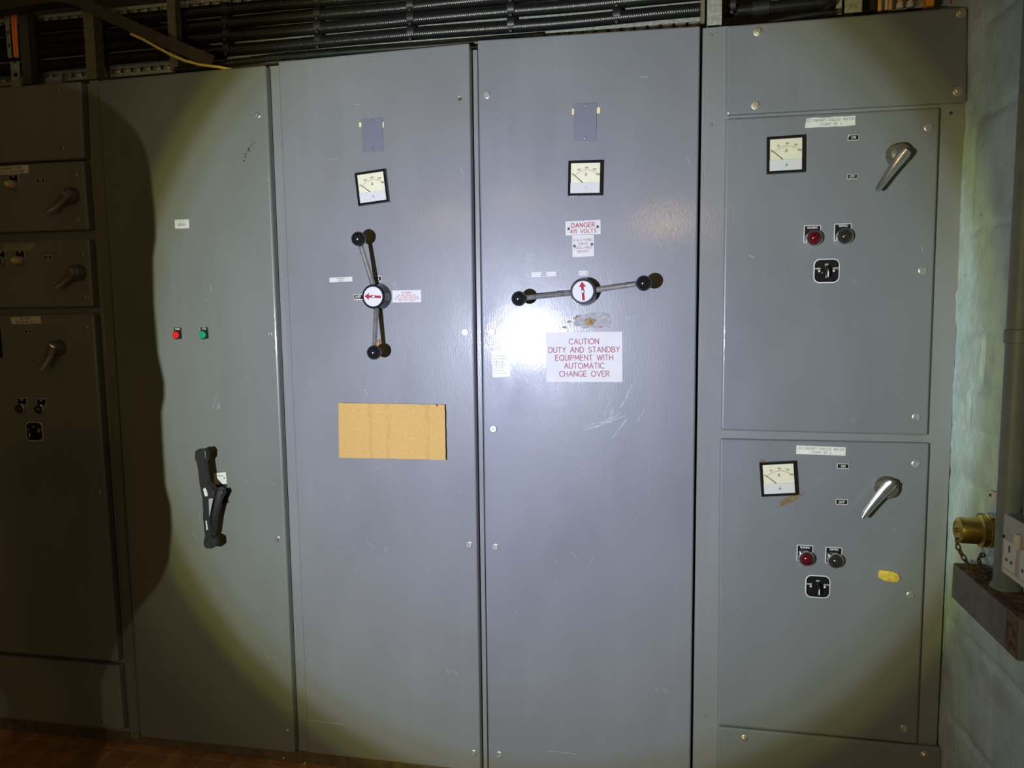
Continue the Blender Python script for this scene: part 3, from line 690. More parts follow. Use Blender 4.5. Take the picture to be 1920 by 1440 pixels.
scratches('scratch_mark', dC, rC, [(.0012, [(577, 1350), (648, 1358)]), (.0016, [(684, 730), (689, 738)]), (.001, [(664, 195), (674, 196)]), (.0008, [(620, 300), (634, 296)])])
ls = [(.0008, [(1535+3*k, 128-k*.5+rs.uniform(-2, 2)), (1539+3*k, 124-k*.5+rs.uniform(-2, 2))]) for k in range(14)]
scratches('scratch_mark', dE1, rE, [(.0012, [(1403, 478), (1416, 484)]), (.0009, [(1728, 462), (1731, 474)])])
# paint chips on the isolator door
bm = NB()
for k in range(22):
    x0 = 478-rs.random()*22; y0 = 262+(478-x0)*1.7+rs.uniform(-6, 6); p = P(x0, y0); s = rs.uniform(.0006, .0022)
    prism(bm, [(p.x+s*math.cos(a), p.z+s*math.sin(a)*1.3) for a in (0, 1.3, 2.5, 3.9, 5.2)], -.0004, 0)
obj('paint_chips', bm, mat('dark_chip', (.03, .03, .03), .7), dB, rB)

# ---- cardboard patch
c = P(738, 807); root = thing('cardboard_patch', 'rectangular brown cardboard patch held by four screws', 'cardboard', c)
bm = NB(); nx_, nz_ = 60, 30; tlp, trp, brp, blp = [P(*q)-c for q in ((637, 755), (836, 758), (838, 861), (638, 857))]
def cp(u_, v_):
    p = (tlp.lerp(trp, u_)).lerp(blp.lerp(brp, u_), v_)
    if v_ == 0: p.z += .0018*noise.noise((u_*14, 0, 3))-(.006 if .93 < u_ < .95 else 0)
    if v_ == 1: p.z += .0012*noise.noise((u_*11, 4, 3))
    if u_ in (0, 1): p.x += .0012*noise.noise((v_*9, u_*5, 8))
    d_ = .0014*noise.noise((u_*5, v_*4, 2))
    for fu in (.30, .47, .83): d_ -= .0040*math.exp(-((u_-fu-.01*noise.noise((v_*3, fu, 0)))/.012)**2)
    return Vector((p.x, -.0095-d_-.004*max(0, (u_-.8)/.2)**2, p.z))
fr = [[bm.verts.new(cp(i/nx_, j/nz_)) for i in range(nx_+1)] for j in range(nz_+1)]
bk = [[bm.verts.new(v.co+Vector((0, .0035, 0))) for v in row] for row in fr]
for j in range(nz_):
    for i in range(nx_):
        bm.faces.new((fr[j][i], fr[j][i+1], fr[j+1][i+1], fr[j+1][i])); bm.faces.new((bk[j][i], bk[j+1][i], bk[j+1][i+1], bk[j][i+1]))
for i in range(nx_):
    bm.faces.new((fr[0][i], bk[0][i], bk[0][i+1], fr[0][i+1])); bm.faces.new((fr[-1][i], fr[-1][i+1], bk[-1][i+1], bk[-1][i]))
for j in range(nz_):
    bm.faces.new((fr[j][0], fr[j+1][0], bk[j+1][0], bk[j][0])); bm.faces.new((fr[j][-1], bk[j][-1], bk[j+1][-1], fr[j+1][-1]))
obj('sheet', bm, CARD, root)
for q in ((664, 769), (773.5, 771), (667, 847), (775, 849.5)):
    bm = NB(); p = P(*q)-c; lathe(bm, [(0, .0125), (.0018, .012), (.0032, .0095), (.0035, .004)], 14, (p.x, 0, p.z)); obj('screw', bm, ZINC, root)
# ---- torn foam scrap on the lower pump door, and brown crumb behind the lower ball
def scrap(name, pxs, d, m_, label, cat):
    c = P(*pxs[0]); bm = NB(); pp = [P(*q)-c for q in pxs]
    cen = sum(pp, Vector())/len(pp)
    v0 = [bm.verts.new((p.x, 0, p.z)) for p in pp]; v1 = [bm.verts.new((p.x, -d*(.6+.4*noise.noise((i*1.7, 0, 0))), p.z)) for i, p in enumerate(pp)]
    top = bm.verts.new((cen.x, -d*1.25, cen.z)); n = len(pp)
    for i in range(n):
        bm.faces.new((v0[i], v0[(i+1) % n], v1[(i+1) % n], v1[i])); bm.faces.new((v1[i], v1[(i+1) % n], top))
    bm.faces.new(v0); o = obj(name, bm, m_, angle=60); o.location = c; return tag(o, label, cat)
scrap('foam_scrap', [(1647, 1072), (1650, 1068), (1660, 1069), (1672, 1070), (1682, 1075), (1687, 1083), (1681, 1091), (1668, 1089), (1655, 1087), (1646, 1081)], .010, FOAM, 'torn scrap of yellow foam stuck to the lower pump door', 'foam scrap')
scrap('glue_lump', [(705, 648), (708, 638), (713, 635), (714, 642), (711, 650), (706, 652)], .006, mat('orange_glue', (.34, .17, .05), .7, 0, .3, 90), 'orange-brown glue lump behind the lower ball of the upright handle', 'glue')

# ---- chrome lever handles on bosses
def lever_handle(boss, tip, label, top=None, pin=None, hub_r=.026):
    c = P(*boss); t = thing('lever_handle', label, 'switch handle', c, 0, 'chrome lever handles of the compartments')
    bm = NB(); lathe(bm, [(hub_r, 0), (hub_r, .010), (hub_r*.92, .022), (hub_r*.75, .030), (hub_r*.4, .034), (0, .035)], 32); obj('boss', bm, BOSS, t)
    e = P(tip[0], tip[1], -.045)-c; st = (P(*top, -.045)-c) if top else Vector((.003, -.045, .004))
    bm = NB(); n = 14; d_ = (e-st); d_.y = 0; ln = d_.length; d_.normalize(); nrm = Vector((-d_.z, 0, d_.x)); rings = []
    for i in range(n+1):
        u_ = i/n; wv = .0155*(1-u_)+.0072*u_; hv = .010*(1-u_)+.0055*u_
        if u_ > .93: wv *= .75
        if i == 0: wv *= .8
        o_ = st.lerp(e, u_)+Vector((0, .006*math.sin(PI*u_), 0))
        rings.append([bm.verts.new(o_+nrm*wv*a+Vector((0, -hv*b_, 0))) for a, b_ in ((-1, -.5), (-1, .35), (-.45, .95), (.45, .95), (1, .35), (1, -.5), (.5, -1), (-.5, -1))])
    for A_, B_ in zip(rings, rings[1:]):
        for k in range(8): bm.faces.new((A_[k], A_[(k+1) % 8], B_[(k+1) % 8], B_[k]))
    bm.faces.new(rings[0]); bm.faces.new(rings[-1])
    bmesh.ops.subdivide_edges(bm, edges=[], cuts=1)
    lv = obj('lever', bm, CHROME, t, angle=50)
    bm = NB(); s = st+d_*.004
    tube(bm, [s+Vector((0, .002, 0)), Vector((s.x*.6, -.022, s.z*.6))], [.011, .013], 14); obj('neck', bm, CHROME, t)
    if pin:
        p = P(*pin)-c; bm = NB(); lathe(bm, [(.0045, 0), (.0045, .008), (.003, .011), (0, .0115)], 14, (p.x, 0, p.z)); obj('stop_pin', bm, STEEL, t)
    return t
lever_handle((1683, 291), (1644, 358), 'chrome lever on the upper pump compartment door', (1699, 282), (1663, 291), .030)
lever_handle((1661, 913), (1617, 971), 'chrome lever on the lower pump compartment door', (1673, 905), (1642, 911), .030)
lever_handle((137, 367), (88, 397), 'dim chrome lever on the second compartment down at the far left', (122, 363), None, .026)
lever_handle((150, 511), (99, 541), 'dim chrome lever on the third compartment down at the far left', (134, 508), None, .026)
lever_handle((112, 652), (76, 694), 'dim chrome lever on the large far left compartment', (97, 648), None, .026)

# ---- indicator lamps with legend plates
def lamp(c0, lens, word, label, r=.0205, plate_w=.044, milk=False, group='round indicator lamps of the compartments'):
    c = P(*c0); t = thing('indicator_lamp', label, 'indicator lamp', c, 0, group)
    w_ = plate_w; bm = NB(); plate(bm, w_, .046, .0010); bo = obj('legend_border', bm, mat('legend_border', (.50, .50, .48), .5), t); bo.location = (-.003, 0, .008)
    bm = NB(); box(bm, -w_*.44, w_*.44, -.0015, -.0005, -.021, .0205); lp = obj('legend_plate', bm, BLACK, t); lp.location = (-.003, 0, .008)
    bm = NB(); letter(bm, word, 0, .0135, .0052, -.0018, .17, .2); le = obj('lettering', bm, mat('plate_lettering_white', (.60, .60, .58), .5), t); le.location = (-.003, 0, .008)
    bm = NB(); lathe(bm, [(r*1.02, .0015), (r*1.04, .012), (r, .016), (r*.90, .0175), (r*.86, .014)], 32, (0, 0, -.004)); obj('bezel_ring', bm, CHROME, t)
    pr = [(r*.86, .014), (r*.84, .018), (r*.7, .024), (r*.45, .028), (r*.2, .0295), (0, .030)]
    if milk: pr = [(r*.8, .012), (r*.78, .022), (r*.68, .030), (r*.45, .036), (r*.2, .038), (0, .0385)]
    bm = NB(); lathe(bm, pr, 32, (0, 0, -.004)); obj('lens', bm, lens, t)
    return t
lamp((1525, 444), REDL, 'RUNNING', 'dark red lamp above the selector on the upper pump door')
lamp((1582, 441), DARKL, 'TRIPPED', 'black lamp above the selector on the upper pump door')
lamp((1511, 1042), REDL, 'RUNNING', 'dark red lamp above the selector on the lower pump door')
lamp((1565, 1046), DARKL, 'TRIPPED', 'black lamp above the selector on the lower pump door')
lamp((28, 345), MILKL, 'ON', 'milky white lamp on the second compartment down at the far left', .016, .036, True)
lamp((40, 487), MILKL, 'ON', 'milky white lamp on the third compartment down at the far left', .016, .036, True)
lamp((4, 487), DARKL, 'TRIP', 'dark lamp at the left edge on the third compartment down', .016, .036)
lamp((44, 763), DARKL, 'RUN', 'left of the two dark lamps on the large far left compartment', .017, .038)
lamp((80, 764), DARKL, 'TRIP', 'right of the two dark lamps on the large far left compartment', .017, .038)
# modern pilot lights on the isolator door
def pilot(c0, lens, label, s):
    c = P(*c0); t = thing('pilot_light', label, 'indicator lamp', c, 0, 'modern pilot lights on the isolator handle door')
    bm = NB(); box(bm, -.012, .014, -.002, 0, -.017, .019, .0006, 1); obj('legend_plate', bm, BLACKM, t)
    bm = NB(); letter(bm, s, .001, .0125, .0045, -.0024, .22, .2); letter(bm, 'ON', .001, .0055, .0045, -.0024, .22, .2); obj('lettering', bm, WHITE, t)
    bm = NB(); lathe(bm, [(.0145, .002), (.0145, .008), (.0132, .0105), (.0118, .0105), (.0118, .008)], 30, (0, 0, -.004)); obj('bezel_ring', bm, BLACK, t)
    bm = NB(); lathe(bm, [(.0118, .008), (.0116, .0125), (.0105, .0138), (0, .0145)], 30, (0, 0, -.004)); obj('lens', bm, lens, t)
    return t
pilot((333.5, 625.5), REDB, 'red pilot light on the isolator handle door', 'MAINS')
pilot((383.5, 625), GREENB, 'green pilot light on the isolator handle door', 'CTRL')

# ---- selector switches
def selector(c0, label):
    c = P(*c0); t = thing('selector_switch', label, 'selector switch', c, 0, 'black selector switches of the compartments')
    s = .066; bm = NB(); prism(bm, rrect(s, s*.98, s*.24), -.0015, 0); obj('border', bm, mat('selector_border', (.62, .62, .62), .4), t)
    bm = NB(); prism(bm, rrect(s*.92, s*.90, s*.21), -.0022, -.0008); pl_ = obj('plate', bm, BLACK, t)
    bm = NB()
    for q, x, z in (('OFF', 0, .0145), ('HAND', -.0225, .0045), ('AUTO', .0222, .0045)): letter(bm, q, x, z, .0042, -.0026, .18, .2)
    obj('lettering', bm, mat('plate_lettering_white', (.6, .6, .6), .5), t)
    for x in (-.0185, .0185):
        bm = NB(); lathe(bm, [(0, .0040), (.0026, .0036), (.0034, .0022)], 12, (x, 0, 0)); obj('screw', bm, WHITE, t)
    bm = NB(); lathe(bm, [(.0125, .002), (.0115, .008), (0, .008)], 24, (0, 0, -.003)); kb = obj('knob_base', bm, BLACK, t)
    bm = NB(); prism(bm, [(0, .0150), (-.0045, .004), (-.0058, -.008), (-.0035, -.0185), (.0035, -.0185), (.0058, -.008), (.0045, .004)], -.022, -.006, .003, 3); obj('knob', bm, BLACK, t)
    bm = NB(); prism(bm, [(0, .002), (-.0015, -.006), (-.0012, -.0165), (.0012, -.0165), (.0015, -.006)], -.0226, -.0215); obj('pointer_stripe', bm, mat('bright_white', (.8, .8, .8), .4), t)
    return t
selector((1549.5, 508), 'black HAND OFF AUTO selector on the upper pump door')
selector((1533, 1099.5), 'black HAND OFF AUTO selector on the lower pump door')
selector((65, 809), 'dim black selector on the large far left compartment')
selector((-16, 539), 'dim black selector at the left edge on the third compartment down')

# ---- black isolator handle with its plate
c = P(408, 915); t = thing('isolator_handle', 'black plastic isolator lever with white marks on the tall left door', 'switch handle', c)
def pxpoly(pxs, y): return [((P(a, b_, y)-c).x, (P(a, b_, y)-c).z) for a, b_ in pxs]
bm = NB(); prism(bm, pxpoly([(399, 886), (424, 884), (429, 943), (404, 944)], 0), -.003, 0, .0006, 1); bp_ = obj('back_plate', bm, BLACKM, t)
bm = NB(); prism(bm, pxpoly([(400, 887), (423.5, 885), (425.5, 907), (402, 909)], -.003), -.0036, -.0028); wl = obj('white_label', bm, PAPER, t)
bm = NB(); p = pxpoly([(414, 893)], -.0036)[0]; letter(bm, 'ISOLATOR', p[0], p[1], .003, -.0040, .2, .2); obj('lettering', bm, INK, wl)
for q in ((421, 896), (423, 926)):
    bm = NB(); p = pxpoly([q], -.003)[0]; lathe(bm, [(0, .0055), (.0025, .005), (.0032, .0032)], 12, (p[0], 0, p[1])); obj('screw', bm, CHROME, t)
yh = -.078
hb = pxpoly([(410, 924)], -.03)[0]
bm = NB(); lathe(bm, [(.017, .003), (.0165, .030), (.014, .050), (.009, .056), (0, .056)], 8, (hb[0], 0, hb[1])); obj('hub', bm, BLACKM, t)
bm = NB(); prism(bm, pxpoly([(370, 866), (365, 860), (365, 847), (369, 843), (382, 842), (386, 848), (386, 860), (382, 866), (384, 880), (387, 903), (402, 919), (400, 933), (391, 934), (392, 970), (394, 1006), (403, 1011), (404, 1024), (397, 1029), (386, 1029), (381, 1023), (381, 1013), (386, 1006), (380, 972), (381, 934), (373, 904), (371, 880)], yh-.014), yh-.014, yh+.006, .003, 2)
gr = obj('grip', bm, BLACKM, t)
bm = NB(); prism(bm, pxpoly([(400, 922), (414, 919), (417, 926), (410, 940), (402, 972), (398, 1003), (393, 1004), (394, 972)], yh+.002), yh+.004, yh+.024, .003, 2); obj('strut', bm, BLACKM, t)
bm = NB(); prism(bm, pxpoly([(381, 917), (384, 914), (387, 918), (390, 928), (388, 931), (384, 930)], yh-.014), yh-.0146, yh-.0136); obj('white_mark', bm, WHITE, gr)
bm = NB(); prism(bm, pxpoly([(385.5, 977), (387.5, 976), (390, 993), (387.5, 994)], yh-.014), yh-.0146, yh-.0136); obj('white_mark', bm, WHITE, gr)
bm = NB(); prism(bm, pxpoly([(391.5, 935), (400, 934), (395, 958), (392.5, 970)], yh-.014), yh-.0146, yh-.0136); obj('grey_inlay', bm, mat('grey_inlay', (.30, .30, .31), .4), gr)

# ================================================================== OVER THE CABINETS
yc = .14
def hor_cable(name, m_, pts, r, y, label, cat='cable', group=None, twist=False):
    bm = NB(); pp = [P(a, b_, y) for a, b_ in pts]
    full = []
    for a, b_ in zip(pp, pp[1:]):
        n = max(2, int((b_-a).length/.012))
        full += [a.lerp(b_, i/n) for i in range(n)]
    full.append(pp[-1])
    for i, v in enumerate(full): v.z += .003*noise.noise((v.x*2.2, r*70+y*5, pts[0][1]*.01)); v.y += .003*noise.noise((v.x*2, 3, pts[0][1]*.01))
    tube(bm, full, r, 16)
    return tag(obj(name, bm, m_), label, cat, group)
# lay of the armour under the sheath: fine slanting ribs
ar = bpy.data.materials.new('armoured_cable_sheath'); ar.use_nodes = True; nt = ar.node_tree; b = nt.nodes['Principled BSDF']
ninp(b, 'Base Color', (.010, .010, .011, 1)); ninp(b, 'Roughness', .3)
tc = nt.nodes.new('ShaderNodeTexCoord'); mp = nt.nodes.new('ShaderNodeMapping'); ninp(mp, 'Rotation', (0, math.radians(35), 0))
wv = nt.nodes.new('ShaderNodeTexWave'); ninp(wv, 'Scale', 60); ninp(wv, 'Distortion', 4); ninp(wv, 'Detail', 2)
bp = nt.nodes.new('ShaderNodeBump'); ninp(bp, 'Strength', .28); ninp(bp, 'Distance', .0012)
L = nt.links; L.new(tc.outputs['Object'], mp.inputs[0]); L.new(mp.outputs[0], wv.inputs[0]); L.new(wv.outputs['Fac'], bp.inputs['Height']); L.new(bp.outputs[0], b.inputs['Normal'])
tops = [((730, 13.5), (1100, -16)), ((730, 38), (1100, 11)), ((730, 65), (1100, 41.5)), ((730, -12), (1100, -43))]
names = ['second black armoured cable from the top above the doors', 'third black armoured cable from the top above the doors', 'lowest thick black armoured cable directly above the doors', 'topmost black armoured cable above the doors, mostly out of the picture']
for ((x0, y0), (x1, y1)), nm in zip(tops, names):
    a, b_ = P(x0, y0, yc), P(x1, y1, yc); z = (a.z+b_.z)/2; sl = 0.004
    bm = NB(); n = 300; pts = []
    for i in range(n+1):
        x = -2.35+i*((2.46 if nm.startswith('lowest') else 3.05)/n); pts.append((x, yc+.004*noise.noise((x*1.7, z*9, 4)), z+.004*noise.noise((x*2.1, z*11, 1))))
    tube(bm, pts, .0180, 18)
    tag(obj('armoured_cable', bm, ar), nm, 'cable', 'thick black cables above the cabinets')
zt = [P(730, q, yc).z for q in (-12, 13.5, 38, 65)]
# cleats across the cables
for k, px in enumerate((420, 593, 768, 957, 1156, 1372)):
    x = P(px, 40, yc-.02).x; bm = NB()
    for z in zt: lathe(bm, [(.0185, -.012), (.0205, -.010), (.0205, .010), (.0185, .012)], 18, (x, yc, z), (1, 0, 0))
    for z in (zt[-1]-.024, (zt[-1]+zt[-2])/2, (zt[-2]+zt[-3])/2): lathe(bm, [(.006, 0), (.006, .006), (0, .008)], 6, (x, yc-.016, z))
    o = obj('cable_cleat', bm, BLACKM)
    tag(o, ['leftmost cable cleat, in the dark left of the tall doors', 'cable cleat above the left part of the cardboard door', 'cable cleat above the right part of the cardboard door', 'cable cleat above the left part of the CAUTION door', 'cable cleat above the right part of the CAUTION door', 'cable cleat above the pump cabinet'][k], 'cable cleat', 'cleats holding the black cables')
# slotted tray behind the cables: pierced lips above and below the run
bm = NB(); yt = .166; z0, z1 = zt[-1]-.052, zt[0]+.05
box(bm, -2.35, .115, yt, yt+.002, zt[-1]-.015, zt[0]+.015)
for za, zc_ in ((z0, zt[-1]-.015), (zt[0]+.015, z1)):
    hgt = zc_-za
    box(bm, -2.35, .115, yt, yt+.002, za, za+hgt*.3); box(bm, -2.35, .115, yt, yt+.002, zc_-hgt*.3, zc_)
    x = -2.35
    while x < .115:
        box(bm, x, min(.115, x+.030), yt, yt+.002, za+hgt*.3, zc_-hgt*.3); x += .038
tag(obj('cable_tray', bm, GALV), 'slotted galvanised tray behind the thick black cables', 'cable tray')
# black conduit along the top of the cabinets
hor_cable('conduit', RUBBER, [(330, 131), (500, 111), (730, 92.5), (890, 79.5), (1000, 71)], .010, .06, 'thin black conduit lying along the cabinet tops under the cables', 'conduit')

def upright(name, px0, px1, pyb, y, m_, label, top=2.75, d=.03, lip=True, pxm=None):
    a, b_ = P(px0, pyb, y), P(px1, pyb, y); bm = NB()
    root = Vector((a.x, y, a.z)); w_ = b_.x-a.x
    pts = [(0, 0), (w_, 0), (w_, d), (w_-.003, d), (w_-.003, .003), (.003, .003), (.003, d), (0, d)]
    v0 = [bm.verts.new((x, y_, 0)) for x, y_ in pts]; v1 = [bm.verts.new((x, y_, top-a.z)) for x, y_ in pts]; n = len(pts)
    for i in range(n): bm.faces.new((v0[i], v0[(i+1) % n], v1[(i+1) % n], v1[i]))
    bm.faces.new(v0); bm.faces.new(v1)
    o = obj(name, bm, m_); o.location = root; return tag(o, label, 'support post')
upright('steel_upright', 1326, 1353, 48, .05, GALV, 'galvanised upright standing between the CAUTION door and the pump cabinet', d=.04)
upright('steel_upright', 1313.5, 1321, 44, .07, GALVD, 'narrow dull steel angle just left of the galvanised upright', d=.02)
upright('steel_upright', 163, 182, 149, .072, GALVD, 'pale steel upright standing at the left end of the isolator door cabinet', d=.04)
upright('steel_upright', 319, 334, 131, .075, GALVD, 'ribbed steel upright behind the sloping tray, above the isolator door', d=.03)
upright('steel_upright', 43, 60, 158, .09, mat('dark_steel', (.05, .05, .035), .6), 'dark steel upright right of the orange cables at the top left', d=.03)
# sloping cable tray with swan neck, top left
path = [(-60, 27), (0, 18), (60, 9), (105, 3), (135, 8), (205, 42), (300, 86), (395, 126)]
bm = NB(); yy = .02; ws = .030; pv = [P(a, b_, yy) for a, b_ in path]
fr = []
for i, p in enumerate(pv):
    tdir = (pv[min(i+1, len(pv)-1)]-pv[max(i-1, 0)]).normalized(); n_ = Vector((-tdir.z, 0, tdir.x))
    fr.append([bm.verts.new(p+Vector((0, .0, 0))), bm.verts.new(p+n_*.036), bm.verts.new(p+n_*.036+Vector((0, .003, 0))), bm.verts.new(p+n_*.003+Vector((0, .003, 0))), bm.verts.new(p+n_*.003+Vector((0, .048, 0))), bm.verts.new(p+Vector((0, .048, 0)))])
for A_, B_ in zip(fr, fr[1:]):
    for k in range(6): bm.faces.new((A_[k], A_[(k+1) % 6], B_[(k+1) % 6], B_[k]))
bm.faces.new(fr[0]); bm.faces.new(fr[-1])
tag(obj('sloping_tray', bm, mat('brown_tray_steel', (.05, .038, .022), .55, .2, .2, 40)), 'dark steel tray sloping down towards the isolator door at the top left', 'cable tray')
hor_cable('yellow_cable', YELLOW, [(246, 64), (270, 75), (296, 90), (322, 104), (348, 115), (375, 122.5), (398, 125.5), (412, 127), (425, 130), (450, 134)], .0042, .013, 'yellow cable curving down onto the top of the isolator door', 'cable')
# slotted strips and orange cables at the top left
def slotted(pxl, pxr, pyt, pyb, y, label, m_=None, slot=.045):
    a, b_ = P(pxl, pyt, y), P(pxr, pyb, y); w_ = abs(b_.x-a.x); h_ = a.z-b_.z; bm = NB()
    box(bm, 0, w_*.28, 0, .003, 0, h_); box(bm, w_*.72, w_, 0, .003, 0, h_)
    z = 0
    while z < h_:
        box(bm, w_*.28, w_*.72, 0, .003, z, min(h_, z+slot*.72)); z += slot
    o = obj('slotted_strip', bm, m_ or GALV); o.location = (a.x, y, b_.z); return tag(o, label, 'steel strip')
slotted(9, 22, 30, 108, .11, 'upper slotted steel strip beside the orange cables at the top left')
slotted(19, 39, 116, 162, .11, 'lower slotted steel strip at the top left corner of the cabinets')
hor_cable('orange_cable', ORANGE, [(22, -30), (25, 40), (28, 80), (30, 108)], .006, .095, 'left of the two orange cables at the top left', 'cable', 'orange cables at the top left')
hor_cable('orange_cable', ORANGE, [(28, -30), (30, 40), (32, 80), (34, 108)], .005, .090, 'right of the two orange cables at the top left', 'cable', 'orange cables at the top left')
# above the pump cabinet
hor_cable('armoured_cable_tail', RUBBER, [(1357, 22), (1420, 16), (1480, 10), (1545, 4), (1600, -6)], .016, .16, 'black cable wrapped in tape right of the galvanised upright', 'cable')
bm = NB(); a, b_ = P(1410, 17, .16), P(1442, 13, .16); tube(bm, [a, b_], .0205, 18); tag(obj('tape_wrap', bm, BLACKM), 'black tape wrapped round the cable above the pump cabinet', 'tape')
hor_cable('curved_cable', RUBBER, [(1470, 60), (1520, 34), (1545, 22), (1560, 5), (1566, -20)], .009, .105, 'thin black cable bending upwards above the pump cabinet', 'cable')
hor_cable('curved_cable', RUBBER, [(1440, 44), (1480, 34), (1530, 26), (1570, 22)], .007, .085, 'thin black cable lying behind the bending one above the pump cabinet', 'cable')
upright('steel_upright', 1567, 1578, 27, .14, GALV, 'narrow galvanised channel left of the slotted bracket above the pump cabinet', d=.02)
slotted(1586, 1616, -60, 22, .13, 'slotted galvanised bracket above the pump cabinet', None, .05)
slotted(1654, 1664, -60, 18, .14, 'thin pale slotted strip between the orange cables above the pump cabinet', WHITE)
slotted(1670, 1700, -60, 17, .15, 'wide pale slotted strip behind the white cable glands', GALV)
slotted(1716, 1740, -60, 13, .15, 'pale steel strip left of the orange box above the pump cabinet', GALV)
for k, (x, yb, lab) in enumerate(((1649, 20, 'first orange cable from the left above the pump cabinet'), (1669, 18, 'second orange cable from the left above the pump cabinet'), (1687, 10, 'third orange cable above the pump cabinet, ending in a white gland'), (1706, 8, 'fourth orange cable above the pump cabinet, ending in a white gland'))):
    hor_cable('orange_cable', mat('orange_conduit', (.72, .30, .12), .5), [(x+1, -60), (x, yb)], .0052, .115, lab, 'cable', 'orange cables above the pump cabinet')
    if k > 1:
        bm = NB(); p = P(x, yb, .115); lathe(bm, [(.0075, -.008), (.009, -.006), (.009, -.001), (.0055, 0), (.009, .002), (.0085, .006), (.0055, .008)], 16, p, (0, 0, 1))
        tag(obj('cable_gland', bm, WHITE), ['', '', 'white gland under the third orange cable', 'white gland under the fourth orange cable'][k], 'cable gland', 'white glands above the pump cabinet')
bm = NB(); a, b_ = P(1739, -40, .12), P(1752, 10, .12); box(bm, a.x, b_.x, .12, .15, b_.z, a.z, .002, 1); tag(obj('junction_box', bm, mat('orange_plastic', (.75, .32, .02), .5)), 'orange plastic box above the pump cabinet', 'box')
bm = NB(); a, b_ = P(1788, -40, .12), P(1800, 3, .12); box(bm, a.x, b_.x, .12, .14, b_.z, a.z, .002, 1); tag(obj('junction_box', bm, mat('dark_orange_plastic', (.62, .20, .03), .5)), 'small red-orange box at the top right corner of the pump cabinet', 'box')
bm = NB(); a, b_ = P(1630, -40, .2), P(1643, 19, .2); box(bm, a.x-.03, b_.x, .2, .24, b_.z, a.z+.05, .002, 1); tag(obj('black_box', bm, BLACKM), 'small black box left of the orange cables above the pump cabinet', 'box')

# ================================================================== ON THE BLUE WALL
# trunking box
xb = .706; yf, yn = Q(1785, 1085, xb).y, Q(1906, 1240, xb).y
zt1, zb1 = Q(1784, 1053, xb).z, Q(1784, 1120, xb).z
tr = thing('steel_trunking', 'dusty grey steel trunking along the foot of the conduit on the blue wall', 'trunking', (xb, yf, zb1))
bm = NB(); box(bm, 0, XW-xb-.006, yn-yf, 0, 0, zt1-zb1, .003, 2); obj('channel', bm, TRUNK, tr)
bm = NB(); nx_, ny_ = 10, 40; g = []
for j in range(ny_+1):
    row = []
    for i in range(nx_+1):
        x = .002+(XW-xb-.010)*i/nx_; y = -.003+(yn-yf+.006)*j/ny_
        row.append(bm.verts.new((x, y, zt1-zb1+.0008+.006*max(0, noise.noise((x*40, y*28, 2))+.25)*(0 if i in (0, nx_) or j in (0, ny_) else 1))))
    g.append(row)
for j in range(ny_):
    for i in range(nx_): bm.faces.new((g[j][i], g[j][i+1], g[j+1][i+1], g[j+1][i]))
obj('rusty_dirt_layer', bm, RUST, tr, angle=60)
bm = NB(); box(bm, -.0006, .0, yn-yf+.002, yn-yf+.05, .003, zt1-zb1-.003); prot = obj('rust_patch', bm, RUST, tr)
# conduit rising from the trunking
xc_ = .750; ycn = Q(1897, 880, xc_).y
cd = thing('conduit_pipe', 'green-grey conduit pipe rising against the blue wall at the right', 'pipe', (xc_, ycn, zt1+.008))
bm = NB(); tube(bm, [(0, 0, 0), (0, 0, 1.9)], .0245, 24); obj('pipe', bm, PIPEG, cd)
zc0 = Q(1900, 642, xc_).z; zc1 = Q(1900, 618, xc_).z
bm = NB(); lathe(bm, [(.0246, -.001), (.0275, 0), (.0275, zc1-zc0), (.0265, zc1-zc0+.001), (.0255, zc1-zc0+.002)], 26, (0, 0, zc0-zt1-.008), (0, 0, 1)); obj('coupling', bm, PIPEG, cd)
bm = NB(); lathe(bm, [(.030, 0), (.030, .006), (.0245, .012)], 26, (0, 0, -.004), (0, 0, 1)); obj('bush', bm, PIPEG, cd)
# brass outlet with cap and chain
zv = Q(1830, 998, .72).z; yv = Q(1830, 998, .725).y
va = thing('brass_outlet_valve', 'brass pipe outlet with a chained cap sticking out of the blue wall', 'valve', (XW-.004, yv, zv))
L_ = XW-.004-Q(1790, 998, .69).x+.0
L_ = .098
ax = (-1, 0, 0)
bm = NB(); lathe(bm, [(.038, 0), (.038, .022), (.034, .026), (.034, .030)], 6, (0, 0, -.004), ax); obj('hex_body', bm, BRASSD, va)
bm = NB(); lathe(bm, [(.034, .024), (.0385, .026), (.0385, .036), (.034, .038)], 30, (0, 0, 0), ax); lr = obj('lug_ring', bm, BRASS, va)
for k in range(4):
    a = k*PI/2+.5; bm = NB(); box(bm, -.034, -.028, .036*math.cos(a)-.006, .036*math.cos(a)+.006, .036*math.sin(a)-.006, .036*math.sin(a)+.006, .001, 1); obj('lug', bm, BRASS, lr)
bm = NB(); lathe(bm, [(.030, .034), (.0365, .036), (.0365, .050), (.0325, .052), (.0305, .054), (.0300, L_-.010), (.0285, L_-.004), (.022, L_), (.020, L_-.002), (0, L_-.002)], 36, (0, 0, 0), ax); cp_ = obj('cap', bm, BRASS, va)
bm = NB(); lathe(bm, [(.0055, L_-.003), (.0055, L_+.004), (.003, L_+.007), (0, L_+.007)], 12, (0, 0, 0), ax); obj('chain_stud', bm, BRASSD, cp_)
